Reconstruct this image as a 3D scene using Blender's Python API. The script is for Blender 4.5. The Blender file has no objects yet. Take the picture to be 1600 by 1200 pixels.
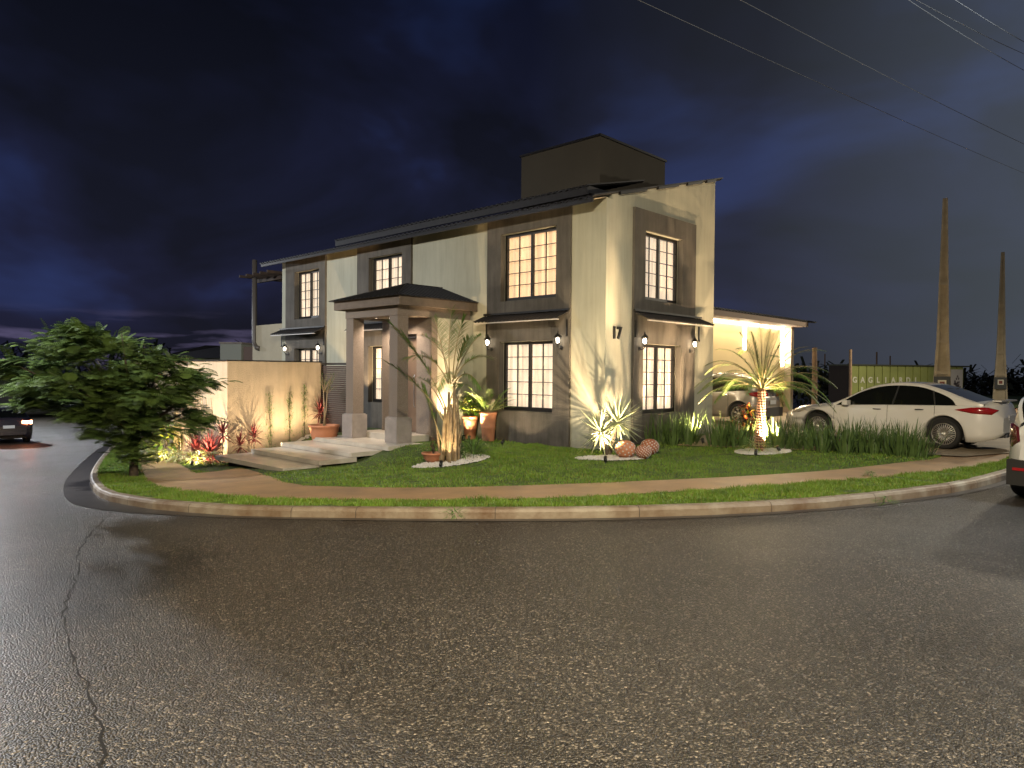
import bpy, math, random
import numpy as np
from mathutils import Vector, Matrix, Euler
sc = bpy.context.scene
random.seed(7); rng = np.random.default_rng(7)
# ---------------------------------------------------------------- camera
F = 1120.0; PITCH = math.atan(19/F); ROLL = 0.0083; CH = 1.65
fwd = Vector((0, math.cos(PITCH), -math.sin(PITCH))); up0 = Vector((0, math.sin(PITCH), math.cos(PITCH))); r0 = Vector((1, 0, 0))
RI = r0*math.cos(ROLL) + up0*math.sin(ROLL); UP = up0*math.cos(ROLL) - r0*math.sin(ROLL)
cam = bpy.data.cameras.new('camera'); camo = bpy.data.objects.new('camera', cam); sc.collection.objects.link(camo)
cam.sensor_width = 36; cam.lens = 36*F/1600; cam.clip_start = 0.05; cam.clip_end = 3000
M = Matrix((RI, UP, -fwd)).transposed().to_4x4(); M.translation = (0, 0, CH)
camo.matrix_world = M; sc.camera = camo
# ---------------------------------------------------------------- view
sc.view_settings.view_transform = 'Standard'; sc.view_settings.look = 'None'
sc.view_settings.exposure = 0.2; sc.view_settings.gamma = 1
sc.render.engine = 'CYCLES'
try:
    sc.cycles.use_denoising = True; sc.cycles.sample_clamp_indirect = 4; sc.cycles.max_bounces = 6; sc.cycles.caustics_reflective = False; sc.cycles.caustics_refractive = False
    sc.cycles.transparent_max_bounces = 12
except Exception: pass
# ---------------------------------------------------------------- night sky
world = bpy.data.worlds.new('World'); sc.world = world; world.use_nodes = True
wn = world.node_tree.nodes; wl = world.node_tree.links; wn.clear()
def N(nodes, t, **k):
    n = nodes.new(t)
    for a, b in k.items(): setattr(n, a, b)
    return n
wo = N(wn, 'ShaderNodeOutputWorld'); bg = N(wn, 'ShaderNodeBackground'); wl.new(bg.outputs[0], wo.inputs[0])
tc = N(wn, 'ShaderNodeTexCoord'); mp = N(wn, 'ShaderNodeMapping'); mp.inputs['Scale'].default_value = (1.3, 1.3, 2.6); mp.inputs['Rotation'].default_value = (0.25, 0.2, 0.6)
wl.new(tc.outputs['Generated'], mp.inputs['Vector'])
n1 = N(wn, 'ShaderNodeTexNoise'); n1.inputs['Scale'].default_value = 1.9; n1.inputs['Detail'].default_value = 4.5; n1.inputs['Roughness'].default_value = 0.52; n1.inputs['Distortion'].default_value = 0.5
wl.new(mp.outputs[0], n1.inputs['Vector'])
cr = N(wn, 'ShaderNodeValToRGB'); wl.new(n1.outputs['Fac'], cr.inputs[0])
e = cr.color_ramp.elements; e[0].position = 0.38; e[0].color = (0.0075, 0.0085, 0.017, 1); e[1].position = 0.72; e[1].color = (0.021, 0.034, 0.118, 1)
e2 = cr.color_ramp.elements.new(0.52); e2.color = (0.0115, 0.0135, 0.036, 1)
sx = N(wn, 'ShaderNodeSeparateXYZ'); wl.new(tc.outputs['Generated'], sx.inputs[0])
# darker towards the zenith, violet-grey glow low down, street lamp's lens glow painted grey on the right
rz = N(wn, 'ShaderNodeValToRGB'); wl.new(sx.outputs['Z'], rz.inputs[0])
e = rz.color_ramp.elements; e[0].position = 0.0; e[0].color = (1.15, 1.02, 0.9, 1); e[1].position = 0.5; e[1].color = (0.28, 0.32, 0.32, 1)
e2 = rz.color_ramp.elements.new(0.2); e2.color = (0.95, 0.95, 0.92, 1)
mul = N(wn, 'ShaderNodeMix', data_type='RGBA', blend_type='MULTIPLY'); mul.inputs[0].default_value = 1
wl.new(cr.outputs[0], mul.inputs[6]); wl.new(rz.outputs[0], mul.inputs[7])
rx = N(wn, 'ShaderNodeValToRGB'); wl.new(sx.outputs['X'], rx.inputs[0])
e = rx.color_ramp.elements; e[0].position = 0.02; e[0].color = (0.0, 0.0, 0.0, 1); e[1].position = 0.65; e[1].color = (0.050, 0.060, 0.066, 1)
e2 = rx.color_ramp.elements.new(0.3); e2.color = (0.011, 0.012, 0.0115, 1)
add = N(wn, 'ShaderNodeMix', data_type='RGBA', blend_type='ADD'); add.inputs[0].default_value = 1
wl.new(mul.outputs[2], add.inputs[6]); wl.new(rx.outputs[0], add.inputs[7])
# last dusk light through low cloud gaps
mp2 = N(wn, 'ShaderNodeMapping'); mp2.inputs['Scale'].default_value = (3, 3, 22); wl.new(tc.outputs['Generated'], mp2.inputs['Vector'])
n2 = N(wn, 'ShaderNodeTexNoise'); n2.inputs['Scale'].default_value = 3.0; n2.inputs['Detail'].default_value = 6; wl.new(mp2.outputs[0], n2.inputs['Vector'])
r2 = N(wn, 'ShaderNodeValToRGB'); wl.new(n2.outputs['Fac'], r2.inputs[0])
e = r2.color_ramp.elements; e[0].position = 0.52; e[0].color = (0, 0, 0, 1); e[1].position = 0.72; e[1].color = (0.12, 0.10, 0.19, 1)
r3 = N(wn, 'ShaderNodeValToRGB'); wl.new(sx.outputs['Z'], r3.inputs[0])
e = r3.color_ramp.elements; e[0].position = 0.015; e[0].color = (1, 1, 1, 1); e[1].position = 0.075; e[1].color = (0, 0, 0, 1)
r4 = N(wn, 'ShaderNodeMapRange'); wl.new(sx.outputs['X'], r4.inputs[0]); r4.inputs[1].default_value = -0.05; r4.inputs[2].default_value = -0.3
m3 = N(wn, 'ShaderNodeMix', data_type='RGBA', blend_type='MULTIPLY'); m3.inputs[0].default_value = 1; wl.new(r2.outputs[0], m3.inputs[6]); wl.new(r3.outputs[0], m3.inputs[7])
m4 = N(wn, 'ShaderNodeMix', data_type='RGBA', blend_type='ADD'); wl.new(r4.outputs[0], m4.inputs[0]); wl.new(add.outputs[2], m4.inputs[6]); wl.new(m3.outputs[2], m4.inputs[7])
wl.new(m4.outputs[2], bg.inputs[0]); bg.inputs[1].default_value = 1.0
# ---------------------------------------------------------------- frames and terrain
TH = math.radians(46.3); HC = Vector((2.11, 16.3))
EX = Vector((math.cos(TH), math.sin(TH))); EY = Vector((-math.sin(TH), math.cos(TH)))
def wpos(a, b, z=0): p = HC + EX*a + EY*b; return Vector((p.x, p.y, z))
def loc(x, y): q = Vector((x, y)) - HC; return q.dot(EX), q.dot(EY)
def sp(t, k=2.0): return k*math.log1p(math.exp(t/k)) if t/k < 40 else t
def gz(x, y):
    t = -.723*x + .691*y
    return -.12 - .07*sp(t-7) + .045*sp(t-22)
def sm(x, a, b):
    t = min(1, max(0, (x-a)/(b-a))); return t*t*(3-2*t)
def lotz(x, y):
    a, b = loc(x, y); zh = -.12 + .12*sm(a, 0, 3); w = sm(a, -4.2, -2.4)
    return (gz(x, y)+.13)*(1-w) + zh*w
def lz(a, b): p = wpos(a, b); return lotz(p.x, p.y)
def ray(px, py): return fwd + RI*((px-800)/F) + UP*((600-py)/F)
def hit(px, py, f, h=0):
    d = ray(px, py); s = 2.0; o = Vector((0, 0, CH))
    while s < 150:
        p = o + d*s
        if p.z < f(p.x, p.y)+h: return p
        s += .02
    return p
# ---------------------------------------------------------------- street and garden light
AMBER = (1.0, 0.67, 0.37)
def sun_like_lamp(name, pos, target, power, col, size=0.25, spot=None, blend=0.5, parent=None):
    l = bpy.data.lights.new(name, 'SPOT' if spot else 'POINT'); l.energy = power; l.color = col; l.shadow_soft_size = size
    if spot: l.spot_size = math.radians(spot); l.spot_blend = blend
    o = bpy.data.objects.new(name, l); sc.collection.objects.link(o); o.location = pos
    if target is not None: o.rotation_euler = (Vector(target)-Vector(pos)).to_track_quat('-Z', 'Y').to_euler()
    if parent is not None:
        o.parent = parent; o.matrix_parent_inverse = parent.matrix_world.inverted()
    return o
WARM = (1.0, 0.74, 0.44); COOL = (0.84, 0.93, 1.0); NEUT = (1.0, 0.82, 0.56)
sun_like_lamp('street_light_right', (10.6, 9.8, 7.0), (4.0, 6.5, 0), 2000, COOL, 0.12, 150, 0.9)
sun_like_lamp('street_light_far_right', (25.0, 29.0, 9.0), (18.0, 32.0, 0), 9000, (1,.86,.62), 0.15, 160, 0.9)
sun_like_lamp('street_light_behind', (-1.0, -3.0, 8.0), (0.0, 5.0, 0), 11500, NEUT, 0.2, 140, 1.0)
sun_like_lamp('street_light_left', (-15.0, 13.0, 8.0), (-14.0, 20.0, -1), 6500, (0.95, 0.97, 1.0), 0.2, 155, 0.9)
sun_like_lamp('street_light_far_left', (-38.0, 45.0, 7.0), (-30.0, 42.0, -3), 16000, (0.93, 0.96, 1.0), 0.2, 165, 0.9)
# ---------------------------------------------------------------- helpers
def lin(c): return tuple(c)+(1,) if len(c) == 3 else c
def mat(name, col, rough=.6, metal=0, noise=None, bump=None, spec=.5, col2=None, emit=None, es=1, coat=0, coord='Object', streak=0):
    m = bpy.data.materials.new(name); m.use_nodes = True; nt = m.node_tree; b = nt.nodes['Principled BSDF']
    b.inputs['Base Color'].default_value = lin(col); b.inputs['Roughness'].default_value = rough; b.inputs['Metallic'].default_value = metal
    b.inputs['Specular IOR Level'].default_value = spec; b.inputs['Coat Weight'].default_value = coat
    if emit: b.inputs['Emission Color'].default_value = lin(emit); b.inputs['Emission Strength'].default_value = es
    t = nt.nodes.new('ShaderNodeTexCoord')
    if noise:
        n = nt.nodes.new('ShaderNodeTexNoise'); n.inputs['Scale'].default_value = noise[0]; n.inputs['Detail'].default_value = 6; n.inputs['Roughness'].default_value = .62
        nt.links.new(t.outputs[coord], n.inputs['Vector'])
        r = nt.nodes.new('ShaderNodeMapRange'); r.inputs[1].default_value = .3; r.inputs[2].default_value = .7; nt.links.new(n.outputs['Fac'], r.inputs[0])
        mx = nt.nodes.new('ShaderNodeMix'); mx.data_type = 'RGBA'; nt.links.new(r.outputs[0], mx.inputs[0])
        c2 = col2 or tuple(x*(1-noise[1]) for x in col)
        mx.inputs[6].default_value = lin(c2); mx.inputs[7].default_value = lin(col); nt.links.new(mx.outputs[2], b.inputs['Base Color'])
    if streak:
        mpn = nt.nodes.new('ShaderNodeMapping'); mpn.inputs['Scale'].default_value = (3.2,3.2,.28); nt.links.new(t.outputs[coord], mpn.inputs[0])
        n = nt.nodes.new('ShaderNodeTexNoise'); n.inputs['Scale'].default_value = 1.8; n.inputs['Detail'].default_value = 8; n.inputs['Roughness'].default_value = .7; nt.links.new(mpn.outputs[0], n.inputs['Vector'])
        r = nt.nodes.new('ShaderNodeMapRange'); r.inputs[1].default_value = .42; r.inputs[2].default_value = .66; r.inputs[3].default_value = 1; r.inputs[4].default_value = 1-streak; nt.links.new(n.outputs['Fac'], r.inputs[0])
        # splash dirt just above the ground
        s3 = nt.nodes.new('ShaderNodeSeparateXYZ'); nt.links.new(t.outputs[coord], s3.inputs[0]); n5 = nt.nodes.new('ShaderNodeTexNoise'); n5.inputs['Scale'].default_value = 4; n5.inputs['Detail'].default_value = 7; nt.links.new(t.outputs[coord], n5.inputs['Vector'])
        a5 = nt.nodes.new('ShaderNodeMath'); a5.operation = 'MULTIPLY_ADD'; nt.links.new(n5.outputs['Fac'], a5.inputs[0]); a5.inputs[1].default_value = -.9; nt.links.new(s3.outputs['Z'], a5.inputs[2])
        r5 = nt.nodes.new('ShaderNodeMapRange'); r5.inputs[1].default_value = -.62; r5.inputs[2].default_value = -.12; r5.inputs[3].default_value = .62; r5.inputs[4].default_value = 1; nt.links.new(a5.outputs[0], r5.inputs[0])
        m5 = nt.nodes.new('ShaderNodeMath'); m5.operation = 'MULTIPLY'; nt.links.new(r.outputs[0], m5.inputs[0]); nt.links.new(r5.outputs[0], m5.inputs[1])
        sv = nt.nodes.new('ShaderNodeVectorMath'); sv.operation = 'SCALE'; nt.links.new(mx.outputs[2], sv.inputs[0]); nt.links.new(m5.outputs[0], sv.inputs['Scale']); nt.links.new(sv.outputs[0], b.inputs['Base Color'])
    if bump:
        n = nt.nodes.new('ShaderNodeTexNoise'); n.inputs['Scale'].default_value = bump[0]; n.inputs['Detail'].default_value = 4
        nt.links.new(t.outputs[coord], n.inputs['Vector'])
        bp = nt.nodes.new('ShaderNodeBump'); bp.inputs['Strength'].default_value = bump[1]; bp.inputs['Distance'].default_value = bump[2] if len(bump) > 2 else .02
        nt.links.new(n.outputs['Fac'], bp.inputs['Height']); nt.links.new(bp.outputs[0], b.inputs['Normal'])
    return m
class MB:
    def __init__(s): s.v = []; s.f = []; s.mi = []; s.cur = 0
    def add(s, vs, fs, T=None):
        o = len(s.v)
        s.v += [tuple(T @ Vector(v)) if T is not None else tuple(v) for v in vs]
        s.f += [tuple(i+o for i in f) for f in fs]; s.mi += [s.cur]*len(fs); return s
    def box(s, x0, x1, y0, y1, z0, z1, T=None):
        return s.add([(x0,y0,z0),(x1,y0,z0),(x1,y1,z0),(x0,y1,z0),(x0,y0,z1),(x1,y0,z1),(x1,y1,z1),(x0,y1,z1)],
            [(0,3,2,1),(4,5,6,7),(0,1,5,4),(1,2,6,5),(2,3,7,6),(3,0,4,7)], T)
    def quad(s, a, b, c, d): return s.add([a, b, c, d], [(0,1,2,3)])
    def prism(s, pts, z0, z1, T=None):
        n = len(pts); return s.add([(p[0],p[1],z0) for p in pts]+[(p[0],p[1],z1) for p in pts],
            [tuple(range(n-1,-1,-1)), tuple(range(n,2*n))]+[(i,(i+1)%n,n+(i+1)%n,n+i) for i in range(n)], T)
    def tube(s, pts, r, n=8, T=None, cap=True):
        pts = [Vector(p) for p in pts]; k = len(pts); rs = r if isinstance(r, (list, tuple)) else [r]*k
        vs = []; fs = []
        prev = None
        for i, p in enumerate(pts):
            d = (pts[min(i+1,k-1)]-pts[max(i-1,0)]).normalized()
            if prev is None: u = d.orthogonal().normalized()
            else:
                u = prev - d*prev.dot(d)
                u = u.normalized() if u.length > 1e-6 else d.orthogonal().normalized()
            prev = u; w = d.cross(u)
            for j in range(n):
                a = 2*math.pi*j/n; vs.append(p + (u*math.cos(a)+w*math.sin(a))*rs[i])
        for i in range(k-1):
            for j in range(n):
                a = i*n+j; b = i*n+(j+1)%n; fs.append((a, b, b+n, a+n))
        if cap: fs.append(tuple(range(n-1,-1,-1))); fs.append(tuple(range((k-1)*n, k*n)))
        return s.add(vs, fs, T)
    def lathe(s, prof, n=24, T=None):
        k = len(prof); vs = [(r*math.cos(2*math.pi*j/n), r*math.sin(2*math.pi*j/n), z) for r, z in prof for j in range(n)]
        fs = [(i*n+j, i*n+(j+1)%n, (i+1)*n+(j+1)%n, (i+1)*n+j) for i in range(k-1) for j in range(n)]
        return s.add(vs, fs, T)
    def build(s, name, mats, parent=None, smooth=False):
        me = bpy.data.meshes.new(name); me.from_pydata(s.v, [], s.f)
        for m in (mats if isinstance(mats, (list, tuple)) else [mats]): me.materials.append(m)
        if isinstance(mats, (list, tuple)): me.polygons.foreach_set('material_index', s.mi)
        if smooth: me.polygons.foreach_set('use_smooth', [True]*len(me.polygons))
        me.update(); o = bpy.data.objects.new(name, me); sc.collection.objects.link(o)
        if parent is not None: o.parent = parent
        return o
def empty(name, label=None, cat=None, at=(0,0,0), rz=0, group=None):
    o = bpy.data.objects.new(name, None); sc.collection.objects.link(o); o.location = at; o.rotation_euler = (0,0,rz); o.empty_display_size = .1
    return tag(o, label, cat, group)
def tag(o, label=None, cat=None, group=None, kind=None):
    if label: o['label'] = label
    if cat: o['category'] = cat
    if group: o['group'] = group
    if kind: o['kind'] = kind
    return o
def copy_tree(o, parent=None):
    c = o.copy(); sc.collection.objects.link(c)
    if parent is not None: c.parent = parent
    for ch in [x for x in list(o.children)]: copy_tree(ch, c)
    return c
def fast_mesh(name, V, Fc, mats, parent=None, mi=None, nv=4, smooth=False):
    V = np.asarray(V, np.float32).reshape(-1, 3); Fc = np.asarray(Fc, np.int32).reshape(-1, nv)
    me = bpy.data.meshes.new(name); me.vertices.add(len(V)); me.vertices.foreach_set('co', V.ravel())
    me.loops.add(Fc.size); me.loops.foreach_set('vertex_index', Fc.ravel())
    me.polygons.add(len(Fc)); me.polygons.foreach_set('loop_start', np.arange(0, Fc.size, nv)); me.polygons.foreach_set('loop_total', np.full(len(Fc), nv))
    for m in (mats if isinstance(mats, (list, tuple)) else [mats]): me.materials.append(m)
    if mi is not None: me.polygons.foreach_set('material_index', np.asarray(mi, np.int32))
    if smooth: me.polygons.foreach_set('use_smooth', np.ones(len(Fc), bool))
    me.update(calc_edges=True); o = bpy.data.objects.new(name, me); sc.collection.objects.link(o)
    if parent is not None: o.parent = parent
    return o
def text_obj(s, size, depth, m, name, parent, T, align='CENTER', spacing=1.0):
    cu = bpy.data.curves.new(name, 'FONT'); cu.body = s; cu.size = size; cu.extrude = depth; cu.align_x = align; cu.align_y = 'CENTER'; cu.space_character = spacing; cu.offset = size*.035
    to = bpy.data.objects.new(name+'_c', cu); sc.collection.objects.link(to)
    bpy.context.view_layer.update()
    me = bpy.data.meshes.new_from_object(to.evaluated_get(bpy.context.evaluated_depsgraph_get()))
    bpy.data.objects.remove(to); me.materials.clear(); me.materials.append(m)
    o = bpy.data.objects.new(name, me); sc.collection.objects.link(o); o.parent = parent; o.matrix_local = T
    return o
def catmull(P, n):
    P = [Vector(p) for p in P]; d = [0]
    for i in range(1, len(P)): d.append(d[-1]+(P[i]-P[i-1]).length)
    out = []
    for k in range(n):
        t = d[-1]*k/(n-1); i = min(len(P)-2, max(j for j in range(len(P)) if d[j] <= t+1e-9) if t > 0 else 0)
        u = (t-d[i])/(d[i+1]-d[i]); p0 = P[max(i-1,0)]; p1 = P[i]; p2 = P[i+1]; p3 = P[min(i+2,len(P)-1)]
        L_ = d[i+1]-d[i]
        m1 = (p2-p0)/max(1e-6,(d[i+1]-d[max(i-1,0)]))*L_; m2 = (p3-p1)/max(1e-6,(d[min(i+2,len(P)-1)]-d[i]))*L_
        out.append(p1*(2*u**3-3*u*u+1)+m1*(u**3-2*u*u+u)+p2*(-2*u**3+3*u*u)+m2*(u**3-u*u))
    return out
# ================================================================ GROUND
def asphalt():
    m = bpy.data.materials.new('wet_asphalt'); m.use_nodes = True; nt = m.node_tree; b = nt.nodes['Principled BSDF']; nd = nt.nodes; lk = nt.links
    t = nd.new('ShaderNodeTexCoord')
    big = N(nd, 'ShaderNodeTexNoise'); big.inputs['Scale'].default_value = .35; big.inputs['Detail'].default_value = 6; lk.new(t.outputs['Object'], big.inputs['Vector'])
    vor = N(nd, 'ShaderNodeTexVoronoi'); vor.inputs['Scale'].default_value = 80; lk.new(t.outputs['Object'], vor.inputs['Vector'])
    fn = N(nd, 'ShaderNodeTexNoise'); fn.inputs['Scale'].default_value = 60; fn.inputs['Detail'].default_value = 5; fn.inputs['Roughness'].default_value = .7; lk.new(t.outputs['Object'], fn.inputs['Vector'])
    # base colour: individual stones, some pale
    cr = N(nd, 'ShaderNodeValToRGB'); lk.new(vor.outputs['Color'], cr.inputs[0]); el = cr.color_ramp.elements
    el[0].position = .2; el[0].color = (.012,.011,.010,1); el[1].position = 1.0; el[1].color = (.40,.35,.28,1); k = el.new(.74); k.color = (.058,.051,.041,1)
    br = N(nd, 'ShaderNodeMapRange'); lk.new(big.outputs['Fac'], br.inputs[0]); br.inputs[1].default_value = .28; br.inputs[2].default_value = .7; br.inputs[3].default_value = .58; br.inputs[4].default_value = 1.15
    mu = N(nd, 'ShaderNodeVectorMath', operation='SCALE'); lk.new(cr.outputs[0], mu.inputs[0]); lk.new(br.outputs[0], mu.inputs['Scale']); 
    mps = N(nd, 'ShaderNodeMapping'); mps.inputs['Rotation'].default_value = (0,0,.0); mps.inputs['Location'].default_value = (3.5/1.5, -6.3/2.4, 0); mps.inputs['Scale'].default_value = (1/1.5, 1/2.4, .001); lk.new(t.outputs['Object'], mps.inputs[0])
    ls = N(nd, 'ShaderNodeVectorMath', operation='LENGTH'); lk.new(mps.outputs[0], ls.inputs[0]); ns_ = N(nd, 'ShaderNodeTexNoise'); ns_.inputs['Scale'].default_value = 1.9; ns_.inputs['Detail'].default_value = 8; ns_.inputs['Roughness'].default_value = .65; lk.new(t.outputs['Object'], ns_.inputs['Vector'])
    as_ = N(nd, 'ShaderNodeMath', operation='MULTIPLY_ADD'); lk.new(ns_.outputs['Fac'], as_.inputs[0]); as_.inputs[1].default_value = 1.9; lk.new(ls.outputs['Value'], as_.inputs[2])
    ms = N(nd, 'ShaderNodeMapRange'); lk.new(as_.outputs[0], ms.inputs[0]); ms.inputs[1].default_value = 1.25; ms.inputs[2].default_value = 1.65; ms.inputs[3].default_value = .45; ms.inputs[4].default_value = 1
    mu2 = N(nd, 'ShaderNodeVectorMath', operation='SCALE'); lk.new(mu.outputs[0], mu2.inputs[0]); lk.new(ms.outputs[0], mu2.inputs['Scale']); lk.new(mu2.outputs[0], b.inputs['Base Color'])
    rr = N(nd, 'ShaderNodeMapRange'); lk.new(big.outputs['Fac'], rr.inputs[0]); rr.inputs[1].default_value = .22; rr.inputs[2].default_value = .78; rr.inputs[3].default_value = .27; rr.inputs[4].default_value = .46
    # a wetter, smoother patch on the corner
    mpw = N(nd, 'ShaderNodeMapping'); mpw.vector_type = 'POINT'; mpw.inputs['Location'].default_value = (-4.0/3.4, -8.0/1.9, 0); mpw.inputs['Scale'].default_value = (1/3.4, 1/1.9, .001); lk.new(t.outputs['Object'], mpw.inputs[0])
    ln = N(nd, 'ShaderNodeVectorMath', operation='LENGTH'); lk.new(mpw.outputs[0], ln.inputs[0])
    wn2 = N(nd, 'ShaderNodeTexNoise'); wn2.inputs['Scale'].default_value = 1.6; wn2.inputs['Detail'].default_value = 6; lk.new(t.outputs['Object'], wn2.inputs['Vector'])
    ad = N(nd, 'ShaderNodeMath', operation='MULTIPLY_ADD'); lk.new(wn2.outputs['Fac'], ad.inputs[0]); ad.inputs[1].default_value = 1.1; lk.new(ln.outputs['Value'], ad.inputs[2])
    wm = N(nd, 'ShaderNodeMapRange'); lk.new(ad.outputs[0], wm.inputs[0]); wm.inputs[1].default_value = 1.55; wm.inputs[2].default_value = .75; wm.inputs[3].default_value = 0; wm.inputs[4].default_value = 1
    rm = N(nd, 'ShaderNodeMix', data_type='FLOAT'); lk.new(wm.outputs[0], rm.inputs[0]); lk.new(rr.outputs[0], rm.inputs[2]); rm.inputs[3].default_value = .28
    lk.new(rm.outputs[0], b.inputs['Roughness']); b.inputs['Specular IOR Level'].default_value = .5
    bs = N(nd, 'ShaderNodeMapRange'); lk.new(wm.outputs[0], bs.inputs[0]); bs.inputs[3].default_value = 1.0; bs.inputs[4].default_value = .8
    b1 = N(nd, 'ShaderNodeBump'); b1.inputs['Strength'].default_value = 1.0; b1.inputs['Distance'].default_value = .015; lk.new(vor.outputs['Distance'], b1.inputs['Height']); b1.invert = True; lk.new(bs.outputs[0], b1.inputs['Strength'])
    b2 = N(nd, 'ShaderNodeBump'); b2.inputs['Strength'].default_value = .5; b2.inputs['Distance'].default_value = .006; lk.new(fn.outputs['Fac'], b2.inputs['Height']); lk.new(b1.outputs[0], b2.inputs['Normal'])
    lk.new(b2.outputs[0], b.inputs['Normal'])
    return m
M_ASPH = asphalt()
M_SOIL = mat('soil', (.045,.038,.02), .9, noise=(6,.4), bump=(30,.5,.03))
M_LAWN = mat('lawn_ground', (.06,.10,.017), .9, noise=(3,.45), bump=(60,.8,.03))
M_GRASS = mat('grass_blades', (.17,.285,.03), .5, noise=(2.6,.5), col2=(.07,.135,.016), spec=.35)
M_GRASS2 = mat('dry_grass', (.24,.23,.06), .6, noise=(2,.4), spec=.3)
def strip_ground(name, rows, m, kind='structure'):
    n = len(rows[0]); V = [tuple(p) for r in rows for p in r]; Fc = []
    for i in range(len(rows)-1):
        for j in range(n-1): Fc.append((i*n+j, i*n+j+1, (i+1)*n+j+1, (i+1)*n+j))
    mb = MB(); mb.add(V, Fc); return tag(mb.build(name, m, smooth=True), kind=kind)
# one sheet to the horizon
ax = np.concatenate([-np.geomspace(1, 1500, 60)[::-1]*1.0, np.linspace(-.9,.9,4), np.geomspace(1, 1500, 60)])
gx = ax; gy = ax + 12
V = [(x, y, gz(x, y) if y < 140 and abs(x) < 140 else gz(max(-140,min(140,x)), min(140,y))) for y in gy for x in gx]
nx = len(gx); Fc = [(j*nx+i, j*nx+i+1, (j+1)*nx+i+1, (j+1)*nx+i) for j in range(len(gy)-1) for i in range(nx-1)]
tag(fast_mesh('road', V, Fc, M_ASPH, smooth=True), kind='structure')
def pxs(L_, f, h): return [hit(x, y, f, h) for x, y in L_]
NS = 260
Kp = pxs([(190,692),(175,702),(157,720),(145,738),(141,752),(145,766),(162,781),(200,790),(250,798),(300,802),(350,806),(450,809),(600,811),(700,812),(850,812),(1000,809),(1150,804),(1300,794),(1400,783),(1500,769),(1545,758)], gz, 0)
Vp = pxs([(217,700),(218,722),(223,742),(240,758),(275,765),(325,771),(375,776),(500,780),(700,781),(900,776),(1100,765),(1250,755),(1400,743),(1560,722)], lambda x, y: gz(x,y), .13)
Lp = pxs([(262,705),(276,722),(295,734),(312,740),(350,735),(369,731),(430,748),(455,757),(500,760),(600,762),(700,762),(850,758),(1000,752),(1150,745),(1300,735),(1400,724),(1470,714)], lambda x, y: gz(x,y), .13)
def ext(P, pre, post): return [Vector((x,y,0)) for x,y in pre]+[Vector((p.x,p.y,0)) for p in P]+[Vector((x,y,0)) for x,y in post]
K = catmull(ext(Kp, [(-62,110),(-36,66),(-24,44)], [(9.3,13.0),(13,16.9),(22,27),(45,52),(80,88)]), NS)
Vv = catmull(ext(Vp, [(-60,111),(-34,67),(-22.3,45)], [(12.0,17.0),(21.2,28),(44,53),(79,89)]), NS)
Lw = catmull(ext(Lp, [(-58,112),(-31.5,68.5),(-19.5,46)], [(11.2,18.8),(19.5,29.5),(42,55),(77,91)]), NS)
def zed(P, f): return [Vector((p.x, p.y, f(p.x, p.y))) for p in P]
def lerp(A, B, t): return [a.lerp(b, t) for a, b in zip(A, B)]
def offs(P, d):
    o = []
    for i, p in enumerate(P):
        t = (P[min(i+1,len(P)-1)]-P[max(i-1,0)]).normalized(); o.append(p+Vector((-t.y, t.x, 0))*d)
    return o
side = lambda x, y: gz(x,y)+.13
M_KERB = mat('kerb_concrete', (.33,.29,.22), .55, noise=(2.2,.65), bump=(25,.35,.02), col2=(.14,.085,.045))
M_GUT = mat('gutter_concrete', (.062,.055,.05), .35, noise=(4,.5), bump=(30,.3,.01), spec=.6)
M_WALK = mat('pavement_clay_stained', (.44,.275,.14), .42, noise=(1.5,.42), bump=(35,.35,.01), col2=(.25,.165,.10), spec=.55)
prof = [(-.012,-.1),(-.005,.09),(.015,.122),(.04,.135),(.15,.135),(.155,.07)]
rows = [zed(offs(K, a), (lambda h: (lambda x,y: gz(x,y)+h))(h)) for a, h in prof]
kb = MB(); n_ = NS; kb.add([tuple(p) for r_ in rows for p in r_], [(i*n_+j_, i*n_+j_+1, (i+1)*n_+j_+1, (i+1)*n_+j_) for i in range(5) for j_ in range(n_-1)])
kb.cur = 1; acc = 0
for i in range(1, NS-1):
    acc += (K[i]-K[i-1]).length
    if acc > .75+.5*math.sin(i*1.7)**2 and abs(K[i].x) < 25 and K[i].y < 45:
        acc = 0; t_ = (K[i+1]-K[i-1]).normalized(); nn = Vector((-t_.y, t_.x, 0)); V = []
        for a, h in prof[:5]:
            for s_ in (-.004, .004):
                q = K[i]+nn*(a-.002)+t_*s_; V.append((q.x, q.y, gz(q.x,q.y)+h+.002))
        kb.add(V, [(2*k,2*k+1,2*k+3,2*k+2) for k in range(4)])
tag(kb.build('kerb', [M_KERB, mat('kerb_joint', (.04,.035,.03), .8)], smooth=False), kind='structure')
def gut(f_):
    O = []
    for i, p in enumerate(K):
        t = (K[min(i+1,NS-1)]-K[max(i-1,0)]).normalized(); w_ = .14+.34*(1-sm(p.x, -6.5, -3.5)); O.append(p+Vector((-t.y,t.x,0))*(-w_*f_))
    return O
strip_ground('gutter', [zed(gut(1), lambda x,y: gz(x,y)+.006), zed(gut(.5), lambda x,y: gz(x,y)+.005), zed(offs(K,-.008), lambda x,y: gz(x,y)+.008)], M_GUT)
Kin = offs(K, .152)
strip_ground('verge', [zed(lerp(Kin, Vv, t), lambda x,y: gz(x,y)+.118) for t in (0,.33,.66,1)], M_LAWN)
strip_ground('sidewalk', [zed(lerp(Vv, Lw, t), side) for t in (-.02,.2,.4,.6,.8,1.0,1.03)], M_WALK)
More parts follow.
